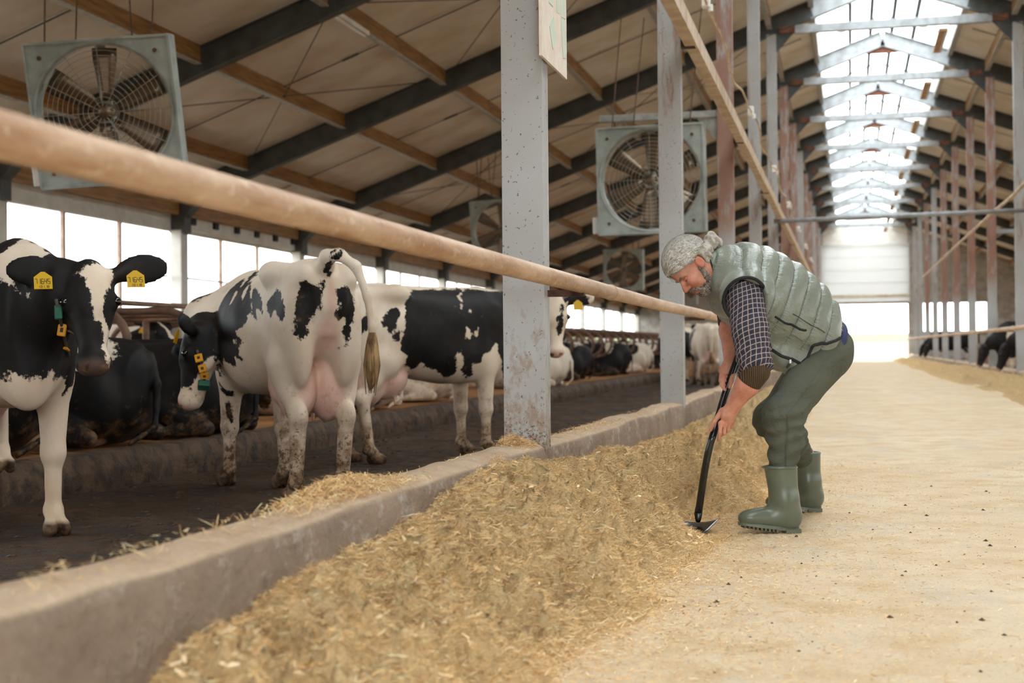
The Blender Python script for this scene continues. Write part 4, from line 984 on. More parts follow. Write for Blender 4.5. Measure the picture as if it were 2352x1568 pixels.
def head_prims(s, T, o, k=.02, ear=(0.0, 0.0), scale=1.0):
    """T 3x3 columns forward,left,up of the head; o poll point"""
    A = np.array(T); o = np.array(o, float)
    def p(x, y, z): return o+A@(np.array((x, y, z))*scale)
    def R(m=None): return A if m is None else A@np.array(m.to_3x3())
    S = scale
    s.ell(p(.09, 0, -.075), np.array((.13, .112, .095))*S, R(), k=.04)
    s.ell(p(.005, 0, -.015), np.array((.055, .06, .055))*S, R(), k=.03)
    s.rc(p(.10, 0, -.075), p(.30, 0, -.085), .094*S, .070*S, k=.03); s.ell(p(.17, 0, -.06), np.array((.14, .108, .065))*S, R(), k=.04); s.rc(p(.30, 0, -.085), p(.43, 0, -.095), .066*S, .060*S, k=.03)
    s.ell(p(.12, 0, .003), np.array((.13, .085, .03))*S, R(), k=.04)
    for y in (1, -1):
        s.ell(p(.165, y*.100, -.035), np.array((.045, .028, .034))*S, R(), k=.02)
        s.ell(p(.15, y*.07, -.14), np.array((.11, .035, .075))*S, R(), k=.04)
        s.ell(p(.505, y*.042, -.065), np.array((.012, .014, .011))*S, R(), k=.012, sub=True)
        # ear: a leaf shaped cup
        er = Matrix.Rotation(y*(.18+ear[0]), 3, 'Z') @ Matrix.Rotation(-y*(-.10)+y*ear[1]*1.0, 3, 'X')
        c1 = p(-.005, y*.245, -.035+.11*ear[1]); s.rc(p(.03, y*.085, -.04), p(.01, y*.16, -.035+.05*ear[1]), .036*S, .034*S, k=.03)
        s.ell(c1, np.array((.072, .122, .022))*S, R(Matrix.Rotation(y*ear[1], 3, 'X') @ Matrix.Rotation(.5, 3, 'Y')), k=.025)
        s.ell(p(.038, y*.240, -.010+.11*ear[1]), np.array((.05, .080, .016))*S, R(Matrix.Rotation(y*ear[1], 3, 'X') @ Matrix.Rotation(.5, 3, 'Y')), k=.01, sub=True)
    s.rc(p(.17, 0, -.155), p(.40, 0, -.145), .05*S, .042*S, k=.05)
    s.ell(p(.455, 0, -.100), np.array((.062, .084, .066))*S, R(), k=.03)
    s.ell(p(.435, 0, -.160), np.array((.05, .05, .028))*S, R(), k=.025)
    return p
def make_cow(name, label, loc, heading, poll, hfwd, hup, patches, h=.016, legs=None, udder=1.0, tail=None, ear=(0, 0), tags=True, collar=None, base_black=False, lying=False, extra=None, group=None, dirt=.35, white_low=None, hscale=1.0, pinkblobs=(), zloc=0.0, width=1.0, udder_c=(-.44, .68), neck_mid=None, mzpink=.85):
    """local frame: x forward, y left, z up. poll/hfwd/hup in local coordinates."""
    s = SDF(h)
    T = [(a, b, c, d*width, e) for a, b, c, d, e in TRUNK]
    f, lo, hi = loft_fn(T); s.fn(f, lo, hi, k=.04)
    L = dict(fl=(.55, .17), fr=(.55, -.17), hl=(-.66, .17), hr=(-.66, -.17))
    if legs: L.update(legs)
    hooves = []
    for key, q_ in L.items():
        x, y, lz = (tuple(q_)+(0.0,))[:3]
        sg = 1 if key[1] == 'l' else -1
        if key[0] == 'f':
            sh = (.60, sg*.17, 1.02); el = (.54, sg*.175, .74); kn = (x*.75+.54*.25, y*.8+sg*.035, .40+lz*.7); ft = (x, y, .115+lz); hf = (x+.055, y, .035+lz)
            s.ell((.60, sg*.185, 1.02), (.14, .075, .26), k=.07); s.ell((.53, sg*.185, .80), (.10, .075, .14), k=.06)
            s.rc(el, kn, .084, .056, k=.05); s.ell(kn, (.058, .055, .072), k=.03); s.rc(kn, ft, .044, .039, k=.03)
            s.ell((ft[0]-.005, ft[1], ft[2]), (.048, .046, .045), k=.02)
        else:
            st = (-.44, sg*.19, .80); hk = (x*.85-.66*.15-.06, y*.85+sg*.025, .50+lz*.6); ft = (x, y, .115+lz); hf = (x+.055, y, .035+lz)
            s.ell((-.60, sg*.165, 1.02), (.23, .085, .30), k=.07); s.ell((-.50, sg*.185, .84), (.15, .075, .17), k=.06); s.ell((-.70, sg*.135, .92), (.11, .07, .24), k=.06)
            s.rc((-.58, sg*.18, .82), ((hk[0]-.58)/2+.02, (hk[1]+sg*.18)/2, .66), .105, .072, k=.06); s.rc(((hk[0]-.58)/2+.02, (hk[1]+sg*.18)/2, .66), (hk[0]+.01, hk[1], hk[2]), .072, .050, k=.04)
            s.ell((hk[0]-.03, hk[1], hk[2]+.03), (.055, .042, .07), k=.03)
            s.rc(hk, ft, .050, .042, k=.035); s.ell((ft[0]-.008, ft[1], ft[2]), (.05, .046, .045), k=.02)
            # hook and pin bones
            s.ell((-.40, sg*.225, 1.365), (.10, .05, .05), k=.09); s.ell((-.80, sg*.125, 1.32), (.07, .05, .06), k=.06)
            s.rc((-.42, sg*.20, 1.375), (-.78, sg*.115, 1.345), .05, .045, k=.08); s.ell((-.20, sg*.37, 1.23), (.15, .07, .10), k=.12, sub=True); s.ell((-.62, sg*.30, 1.24), (.13, .05, .08), k=.08, sub=True)
        # pastern and cloven hoof
        hooves.append(hf); s.rc(ft, (hf[0]-.01, hf[1], .075+lz), .044, .048, k=.02)
        for yy in (-1, 1): s.ell((hf[0]+.015, hf[1]+yy*.033, .034+lz), (.078, .032, .048), k=.006)
        for yy in (-1, 1): s.ell((ft[0]-.048, ft[1]+yy*.022, ft[2]-.015), (.015, .012, .018), k=.008)
    # spine, flank hollow, brisket
    s.rc((-.75, 0, 1.405), (.55, 0, 1.40), .03, .04, k=.05)
    s.ell((.80, 0, .78), (.10, .10, .16), k=.08)
    # neck
    pl = np.array(poll, float); A = frame_from(hfwd, hup); nb = pl+np.array(A)@np.array((.03, 0, -.08)); mid = np.array((.98, 0, 1.12))
    mid = .45*np.array((.78, 0, 1.14))+.55*nb; mid[0] = max(mid[0], .80 if nb[0] > .6 else mid[0])
    if neck_mid is not None: mid = np.array(neck_mid, float)
    s.rc((.66, 0, 1.14), tuple(mid), .215, .135, k=.10); s.rc(tuple(mid), tuple(nb), .135, .095, k=.06)
    s.rc((.72, 0, .98), tuple(mid-np.array((0, 0, .10))), .16, .09, k=.08); s.rc((.62, 0, 1.34), tuple(mid+np.array((0, 0, .06))), .07, .08, k=.08)
    p = head_prims(s, A, pl, ear=ear, scale=hscale)
    if udder:
        ux, uz = udder_c; n0 = len(s.p)
        s.ell((ux, 0, uz), (.23*udder, .175*udder, .165*udder), k=.02); s.ell((ux-.17, .085*udder, uz-.01), (.14*udder, .10*udder, .19*udder), k=.012); s.ell((ux-.17, -.085*udder, uz-.01), (.14*udder, .10*udder, .19*udder), k=.012)
        for tx, ty in ((-.13, .075), (-.13, -.075), (.09, .08), (.09, -.08)): s.rc((ux+tx, ty*udder, uz-.14*udder), (ux+tx, ty*udder*1.1, uz-.20*udder), .018, .013, k=.02)
        udf = [q[0] for q in s.p[n0:]]
    if tail is None: tail = [(-.82, 0, 1.36), (-.91, 0, 1.28), (-.93, 0, 1.0), (-.92, 0, .75)]
    tp = [Vector(q) for q in tail]; tr = [.06, .052, .042, .034, .028, .024, .022, .020][:len(tp)]
    s.chain([tuple(q) for q in tp], tr+[.014]*(len(tp)-len(tr)), k=.03)
    if extra: extra(s)
    V, F_ = s.mesh(); V = relax(V, F_, 1, .4)
    n = len(V); blk = np.full(n, .5 if base_black else -.5)
    for kind, data in patches:
        if kind == 'poly': blk = np.maximum(blk, poly_patch(V, data))
        elif kind == 'wpoly': blk = np.minimum(blk, -poly_patch(V, data))
        elif kind in ('blob', 'wblob'):
            c, r = np.array(data[0], float), np.array(data[1], float); q = (V-c)/r; k0 = np.linalg.norm(q, axis=1); d = (1-k0)*r.min()
            blk = np.maximum(blk, d) if kind == 'blob' else np.minimum(blk, -d)
        elif kind in ('head', 'whead'):       # blob given in head coordinates
            c, r = np.array(data[0], float)*hscale, np.array(data[1], float)*hscale; q = ((V-pl)@np.array(A)-c)/r; d = (1-np.linalg.norm(q, axis=1))*r.min()
            blk = np.maximum(blk, d) if kind == 'head' else np.minimum(blk, -d)
    hl = (V-pl)@np.array(A)/hscale
    pink = np.zeros(n)
    if udder:
        du = np.min([f_(V) for f_ in udf], 0); pink = np.maximum(pink, np.clip((.018-du)/.014, 0, 1)*.75)
    mz = np.clip((hl[:, 0]-.455)/.03, 0, 1)*(np.abs(hl[:, 1]) < .07)*(hl[:, 2] > -.13); pink = np.maximum(pink, mz*mzpink)
    for c, r in pinkblobs: pink = np.maximum(pink, np.clip((1-np.linalg.norm((V-np.array(c))/np.array(r), axis=1))*1.6, 0, .7))
    dark = np.max([np.clip((.040-(V[:, 2]-q_[2]))/.02, 0, 1)*(np.hypot(V[:, 0]-q_[0], V[:, 1]-q_[1]) < .16) for q_ in hooves], 0)
    dark = np.maximum(dark, ((hl[:, 0] > .488) & (np.abs(np.abs(hl[:, 1])-.042) < .02) & (np.abs(hl[:, 2]+.065) < .018)).astype(float))
    leg = np.clip((.75-V[:, 2])/.6, 0, 1) if not lying else np.clip((.25-V[:, 2])/.2, 0, 1)
    dr = dirt*leg+dirt*.35
    cream = np.clip(.55-V[:, 2]*.45, 0, .6)*.9+.08
    me = mesh_np(name, V, F_)
    set_attr(me, 'hide', np.stack([np.clip(blk, -.5, .5), pink, dark, np.ones(n)], 1)); set_attr(me, 'hide2', np.stack([dr, cream, np.zeros(n), np.ones(n)], 1))
    root = empty(name, (loc[0], loc[1], zloc+gz(loc[1])), heading); tag(root, label, 'cow', group)
    link('body', me, m_hide, root, True)
    M = np.array(A)
    for y in (1, -1):
        e = p(.170, y*.115, -.024); mb = MB(); rr = .023*hscale; N = 10; vs, fs = [], []
        for i in range(N+1):
            for j in range(N*2): th, ph = math.pi*i/N, math.pi*j/N; vs.append(tuple(np.array(e)+rr*np.array((math.sin(th)*math.cos(ph), math.sin(th)*math.sin(ph), math.cos(th)))))
        for i in range(N):
            for j in range(N*2): fs.append((i*N*2+j, i*N*2+(j+1) % (N*2), (i+1)*N*2+(j+1) % (N*2), (i+1)*N*2+j))
        mb.add(vs, fs); mb.build('eye', m_eye, root, True)
    if tags:
        for y in (1, -1):
            if tags == 'l' and y < 0 or tags == 'r' and y > 0: continue
            c = Vector(p(.082, y*.205, .0+.11*ear[1])); Rm = A @ Matrix(((0, 0, 1), (1, 0, 0), (0, 1, 0)))  # local x=left, y=up, z=forward(head)
            def P3(u, v, w): return c+A @ Vector((-v, u, .012+w))
            w2, hh = .040, .044
            poly = [P3(-w2, -hh, 0), P3(w2, -hh, 0), P3(w2, hh*.45, 0), P3(.008, hh*1.1, 0), P3(-.008, hh*1.1, 0), P3(-w2, hh*.45, 0)]
            tg = MB().prism(poly, tuple(-(A @ Vector((0, 0, .002)))), tuple(A @ Vector((0, 0, .002)))).build('ear_tag', m_tag, root)
            tg['label'] = 'yellow numbered ear tag'
            if tags == 'num': seg_text(tg, '71645', '1.01.18', lambda u, v: P3(u*1.0, v, .0026), w2, hh)
    if collar: collar(root, A, pl, p)
    if tail is not False and not lying:
        a, b = tp[-2], tp[-1]; d = (b-a).normalized(); st = b-d*.08; mb = MB()
        mb.tube([st, st+d*.06, st+d*.14, st+d*.24, st+d*.30, st+d*.335], [.018, .032, .042, .040, .026, .006], 12)
        for _ in range(26):
            an = random.uniform(0, 6.28); q = d.orthogonal().normalized(); q2 = d.cross(q); of = (q*math.cos(an)+q2*math.sin(an)); mb.tube([st+d*.08+of*.03, st+d*.2+of*.044, st+d*random.uniform(.28, .37)+of*random.uniform(.008, .035)], [.006, .006, .002], 5)
        o = mb.build('tail_switch', m_tailhair, root, True); o['label'] = 'brown hairy tail switch'
    return root
# seven-segment style strokes for the tag numbers
SEG = {'0': 'abcdef', '1': 'bc', '2': 'abged', '3': 'abgcd', '4': 'fgbc', '5': 'afgcd', '6': 'afgedc', '7': 'abc', '8': 'abcdefg', '9': 'abcfgd', '.': '.'}
SP = dict(a=((0, 2), (1, 2)), b=((1, 2), (1, 1)), c=((1, 1), (1, 0)), d=((0, 0), (1, 0)), e=((0, 1), (0, 0)), f=((0, 2), (0, 1)), g=((0, 1), (1, 1)))
def seg_text(parent, t1, t2, P, w2, hh):
    mb = MB()
    def put(t, x0, y0, cw, chh, th):
        x = x0
        for ch in t:
            if ch == '.': segs = [((0, 0), (.12, 0))]; adv = .5
            else: segs = [SP[q] for q in SEG[ch]]; adv = 1.45
            for a, b in segs: mb.tube([P(x+a[0]*cw, y0+a[1]*chh), P(x+b[0]*cw, y0+b[1]*chh)], th, 4)
            x += adv*cw
    put(t1, -w2*.88, -hh*.40, w2*.24, hh*.30, .0012); put(t2, -w2*.55, -hh*.88, w2*.15, hh*.13, .0009); mb.build('tag_number', m_tagink, parent)
def collar_pts(pts, centre, blocks):
    """strap through points on the neck, closed round the far side; blocks: (point index, material, name, size)"""
    def fn(root, A, pl, p):
        c = Vector(centre); P = [Vector(q) for q in pts]; out = [q+(q-c).normalized()*.012 for q in P]
        col = empty('collar', (0, 0, 0), 0, root); col['label'] = 'neck collar with number blocks'
        MB().tube(out, .008, 8).build('strap', m_collar, col, True)
        for i, mat, nm, sz in blocks:
            q = out[i]; n_ = (q-c).normalized(); t_ = (out[min(i+1, len(out)-1)]-out[max(i-1, 0)]).normalized(); a_ = n_.cross(t_).normalized(); t_ = a_.cross(n_)
            b = MB().box(q+n_*.012, sz, Matrix((a_, t_, n_)).transposed()).build(nm, mat, col, bevel=.006)
            if nm == 'number_block': MB().box(q+n_*(.0125+sz[2]/2), (sz[0]*.35, sz[1]*.35, .002), Matrix((a_, t_, n_)).transposed()).build('number_mark', m_tagink, b)
    return fn
def lying_cow(label, loc, heading, seed, h=.028, head='up', blackness=.55, group='cows lying in the stalls', zloc=.22, side=1, base=None):
    rnd = random.Random(seed); s = SDF(h)
    T = [(-.88, .62, .30, .12), (-.80, .72, .14, .24), (-.62, .79, .03, .32), (-.40, .81, .0, .36), (-.1, .78, -.02, .41), (.2, .77, -.02, .41), (.45, .79, .0, .36), (.62, .80, .02, .30), (.78, .74, .06, .22), (.88, .60, .16, .12)]
    f, lo, hi = loft_fn([(a, b, c, d, .04*side) for a, b, c, d in T]); s.fn(f, lo, hi, k=.05)
    for sg in (1, -1):
        out = .10 if sg == side else 0
        s.ell((-.50, sg*(.27+out*.6), .33), (.27, .14, .26), k=.08); s.rc((-.30, sg*(.36+out), .20), (-.66, sg*(.42+out), .09), .11, .06, k=.05); s.rc((-.66, sg*(.42+out), .08), (-.30, sg*(.50+out), .06), .055, .042, k=.03); s.ell((-.22, sg*(.51+out), .05), (.08, .045, .045), k=.02)
        s.ell((.58, sg*.24, .36), (.16, .10, .24), k=.08); s.rc((.55, sg*.27, .16), (.90, sg*.24, .10), .08, .058, k=.05); s.rc((.90, sg*.24, .09), (.66, sg*.30, .05), .05, .04, k=.03); s.ell((.60, sg*.31, .045), (.07, .04, .04), k=.02)
        s.ell((-.40, sg*.25, .73), (.09, .05, .05), k=.08)
    s.rc((-.75, 0, .74), (.5, 0, .77), .03, .04, k=.05)
    if head == 'up': pl, fw, up = (1.18, rnd.uniform(-.1, .1), 1.02), (.5, rnd.uniform(-.15, .15), -.32), (.3, 0, .9)
    elif head == 'turn': pl, fw, up = (.95, .42*side, .86), (-.15, .35*side, -.36), (-.1, .8*side, .4)
    else: pl, fw, up = (1.15, .12*side, .55), (.35, .12*side, -.36), (.6, 0, .6)
    A = frame_from(fw, up); nb = np.array(pl)+np.array(A)@np.array((.03, 0, -.08)); mid = .5*np.array((.78, 0, .62))+.5*nb; mid[0] = max(mid[0], .92 if head != 'down' else mid[0])
    s.rc((.66, 0, .52), tuple(mid), .21, .135, k=.10); s.rc(tuple(mid), tuple(nb), .135, .095, k=.06)
    p = head_prims(s, A, pl, ear=(0, .12))
    s.ell((-.42, .20*side, .12), (.20, .18, .12), k=.02); uf = s.p[-1][0]
    s.chain([(-.84, 0, .66), (-.93, .05, .45), (-.95, .12, .15), (-.85, .30, .04)], [.04, .03, .024, .024], k=.03)
    V, F_ = s.mesh(); V = relax(V, F_, 1, .4); n = len(V)
    if base is None: base = rnd.random() < blackness
    blk = np.full(n, .4 if base else -.4)
    for i in range(9):
        c = np.array((rnd.uniform(-.9, 1.2), rnd.uniform(-.45, .45), rnd.uniform(.0, .85))); r = np.array((rnd.uniform(.10, .34), rnd.uniform(.12, .4), rnd.uniform(.10, .34))); d = (1-np.linalg.norm((V-c)/r, axis=1))*r.min()
        blk = np.minimum(blk, -d) if (i % 2 == (0 if base else 1)) else np.maximum(blk, d)
    hl = (V-np.array(pl))@np.array(A); d = .04-np.abs(hl[:, 1])-.02*np.abs(hl[:, 0]-.2); face = (hl[:, 0] > -.05) & (hl[:, 0] < .55) & (np.abs(hl[:, 1]) < .16) & (np.abs(hl[:, 2]+.05) < .16)
    blk = np.where(face, np.where(d > 0, -d, .05), blk)
    pink = np.clip((.015-uf(V))/.015, 0, 1)*.8; pink = np.maximum(pink, np.clip((hl[:, 0]-.455)/.03, 0, 1)*(np.abs(hl[:, 1]) < .08)*face*.7)
    me = mesh_np('lying_cow', V, F_); set_attr(me, 'hide', np.stack([np.clip(blk, -.5, .5), pink, np.zeros(n), np.ones(n)], 1)); set_attr(me, 'hide2', np.stack([.35*np.clip((.5-V[:, 2])/.4, 0, 1)+.12, np.clip(.5-V[:, 2], 0, .5), np.zeros(n), np.ones(n)], 1))
    root = empty('lying_cow', (loc[0], loc[1], zloc+gz(loc[1])), heading); tag(root, label, 'cow', group); link('body', me, m_hide, root, True)
    for y in (1, -1):
        c = Vector(p(.05, y*.20, -.085)); MB().box(c, (.008, .062, .075), A).build('ear_tag', m_tag, root)
        MB().tube([Vector(p(.165, y*.112, -.03)), Vector(p(.17, y*.132, -.03))], .016, 8).build('eye', m_eye, root)
    return root
COWP = {}
try: COWP = COW_PATCHES
except NameError: pass
COWC = {}
try: COWC = COW_COLLARS
except NameError: pass
X1 = [('wblob', ((.62, .0, .30), (.34, .45, .42))), ('wblob', ((-.85, .05, .42), (.32, .45, .36))), ('head', ((.0, .25, -.03), (.11, .15, .10))), ('head', ((.0, -.25, -.03), (.11, .15, .10)))]; X2 = [('blob', ((.75, -.3, 1.1), (.3, .2, .3))), ('blob', ((.0, -.34, 1.0), (.3, .2, .25))), ('blob', ((.95, .15, 1.15), (.25, .25, .25))), ('head', ((.10, 0, -.05), (.33, .34, .22))), ('whead', ((.53, 0, -.10), (.17, .2, .16))), ('whead', ((.36, 0, -.20), (.26, .2, .085))), ('head', ((.0, .25, -.03), (.12, .16, .12))), ('head', ((.0, -.25, -.03), (.12, .16, .12)))]
X3 = [('blob', ((.9, 0, 1.15), (.28, .3, .3))), ('head', ((.0, .2, -.03), (.09, .11, .08))), ('head', ((.0, -.2, -.03), (.09, .11, .08))), ('blob', ((.1, .3, 1.1), (.4, .2, .3)))]
cow1 = make_cow('cow', 'black cow at the left with a white face blaze, looking at the camera', (-4.335, 6.586), -.80, (1.060, 0.219, 1.28), (0.263, -0.039, -0.45), (1.028, -0.213, 0.35), X1[:0]+COWP.get(1, [])+X1, h=.0125, base_black=True, legs=dict(fr=(.50, -.19), hl=(-.86, .20, .22), hr=(-.70, -.17, .22)), neck_mid=(0.940, 0.111, 1.17), ear=(0, .12), tags='num', dirt=.12, mzpink=.12,
    collar=collar_pts(COWC[1], tuple(np.mean(COWC[1], 0)-.14*np.array((0.859, -0.513, 0))) if 1 in COWC else None, [(1, m_transp, 'transponder', (.035, .07, .02)), (2, m_colblock, 'number_block', (.04, .06, .014)), (3, m_colblock, 'number_block', (.04, .05, .014))]) if 1 in COWC else None)
cow2 = make_cow('cow', 'white cow with black patches and raised tail, seen from behind', (-3.5, 8.45), 2.29245, (.385, .475, 1.05), (.02, .14, -.51), (.47, .88, .1), X2+[q for i, q in enumerate(COWP.get(2, [])) if i != 12], h=.015, legs=dict(fl=(.72, .14), fr=(.34, -.12), hl=(-.60, .13), hr=(-.58, -.17)), neck_mid=(.86, .26, 1.12), udder=1.15, udder_c=(-.36, .70), ear=(0, .2),
    tail=[(-.74, .0, 1.385), (-.86, .035, 1.395), (-.95, .055, 1.435), (-1.02, .01, 1.445), (-1.08, -.07, 1.375), (-1.11, -.125, 1.205), (-1.12, -.15, 1.03), (-1.12, -.148, .93)], tags='l', dirt=.58,
    pinkblobs=[((-.88, .0, 1.20), (.09, .035, .13)), ((-.80, 0, .92), (.14, .09, .25))],
    collar=collar_pts(COWC[2], tuple(np.mean(COWC[2], 0)-.11*np.array((-.883, .469, 0))) if 2 in COWC else None, [(1, m_colblock, 'number_block', (.05, .055, .016)), (2, m_colblock, 'number_block', (.05, .05, .016)), (3, m_colblock, 'number_block', (.05, .045, .016)), (4, m_transp, 'transponder', (.075, .06, .045))]) if 2 in COWC else None)
cow3 = make_cow('cow', 'cow with a large black saddle standing sideways behind the first column', (-3.48, 11.4), .9445, (1.176, -.355, 1.35), (-.118, -.155, -.502), (-.65, -.76, .3), X3+COWP.get(3, []), h=.017, udder=1.1, neck_mid=(1.02, -.12, 1.26), ear=(0, .1), tags='l', dirt=.5)
PI = math.pi
lying = [
    ('black and white cow lying in the stall right behind the left cow leg', (-5.95, 8.25), PI+.03, 11, .022, 'down', 1, True),
    ('large black cow lying in the stall between the left cow and the white cow', (-5.80, 9.50), PI-.04, 4, .022, 'up', 1, True),
    ('black and white cow lying behind the front legs of the white cow', (-5.60, 10.71), PI+.05, 23, .024, 'turn', -1, True),
    ('white cow lying with a raised dark head beyond the looped pipe divider', (-8.6, 11.93), .06, 31, .026, 'up', 1, False),
    ('cow with a black face and white nose lying in the back stalls', (-8.7, 14.37), .04, 37, .026, 'up', 1, True),
    ('cow lying under the belly of the sideways cow, white with black rump', (-5.9, 15.59), PI-.04, 41, .028, 'turn', -1, False),
    ('cow lying behind the udder of the sideways cow', (-5.8, 14.37), PI+.04, 43, .028, 'down', -1, False),
    ('cow lying near the front leg of the sideways cow', (-5.9, 18.03), PI, 47, .03, 'turn', -1, False),
    ('mostly white cow lying just right of the first column', (-5.6, 24.13), PI+.06, 53, .032, 'down', 1, False),
    ('white cow with a black shoulder lying midway between first and second column', (-6.0, 33.89), PI-.05, 59, .034, 'turn', 1, True),
    ('cow lying in the stalls just left of the second column', (-6.0, 37.55), PI, 63, .034, 'turn', -1, False),
    ('black and white cow lying deep between first and second column', (-6.1, 29.01), PI+.05, 67, .034, 'up', 1, True),
    ('far cow lying beneath the window band by the second column', (-6.2, 44.87), PI, 71, .036, 'turn', 1, True),
]
for lb, lc, hd, sd, h_, hm, side, bb in lying: lying_cow(lb, lc, hd, sd, h_, hm, side=side, base=bb)
def rnd_patches(seed, base, n=9):
    r = random.Random(seed); out = []
    for i in range(n): out.append(('wblob' if (i % 2 == (0 if base else 1)) else 'blob', ((r.uniform(-.9, .9), r.uniform(-.38, .38), r.uniform(.65, 1.5)), (r.uniform(.1, .35), r.uniform(.15, .35), r.uniform(.1, .35)))))
    out.append(('wblob', ((0, 0, .1), (1.2, .6, .55)))); out.append(('head', ((.15, .1, -.05), (.25, .08, .2)))); out.append(('head', ((.15, -.1, -.05), (.25, .08, .2)))); return out
UPH = dict(poll=(1.12, 0, 1.45), hfwd=(.42, 0, -.33), hup=(.3, 0, .8))
DNH = dict(poll=(1.20, .0, .86), hfwd=(.22, 0, -.50), hup=(.9, 0, .3))
make_cow('cow', 'white cow with black spots standing by the windows beyond the stall pipes', (-10.9, 18.6), .1, patches=rnd_patches(5, False), h=.03, udder=0, group='standing cows in the background', tags=False, zloc=.0, **UPH)
make_cow('cow', 'beige dirty cow standing with its back to us behind the man', (-3.3, 33.5), PI/2+.25, patches=rnd_patches(17, False), h=.032, group='standing cows in the background', tags=False, dirt=.7, **UPH)
make_cow('cow', 'cow with a black flank standing beside the beige dirty cow', (-4.2, 36.5), PI/2-.4, patches=rnd_patches(19, True), h=.034, group='standing cows in the background', tags=False, base_black=True, **UPH)
make_cow('cow', 'cow standing far down the left alley under the rail', (-3.6, 47.0), PI/2+.1, patches=rnd_patches(33, False), h=.036, group='standing cows in the background', tags=False, **UPH)
# heads reaching through the right feed rail
for i, (y, lb, sd) in enumerate(((31.2, 'black cow with white face reaching down to feed at the right edge', 3), (36.2, 'black cow head with orange collar block feeding on the right', 6), (41.0, 'cow standing behind the right feed rail between the columns', 9), (62.0, 'far black cow feeding on the right near the doorway', 12), (65.5, 'farther black cow feeding on the right near the doorway', 15))):
    make_cow('cow', lb, (4.32 if i != 2 else 5.35, y), PI+(.12 if i % 2 else -.1), patches=rnd_patches(sd, True, 5), h=.03 if i < 3 else .036, udder=0, group='cows feeding at the right rail', tags='r' if i == 0 else False, base_black=True, **(DNH if i != 2 else UPH))
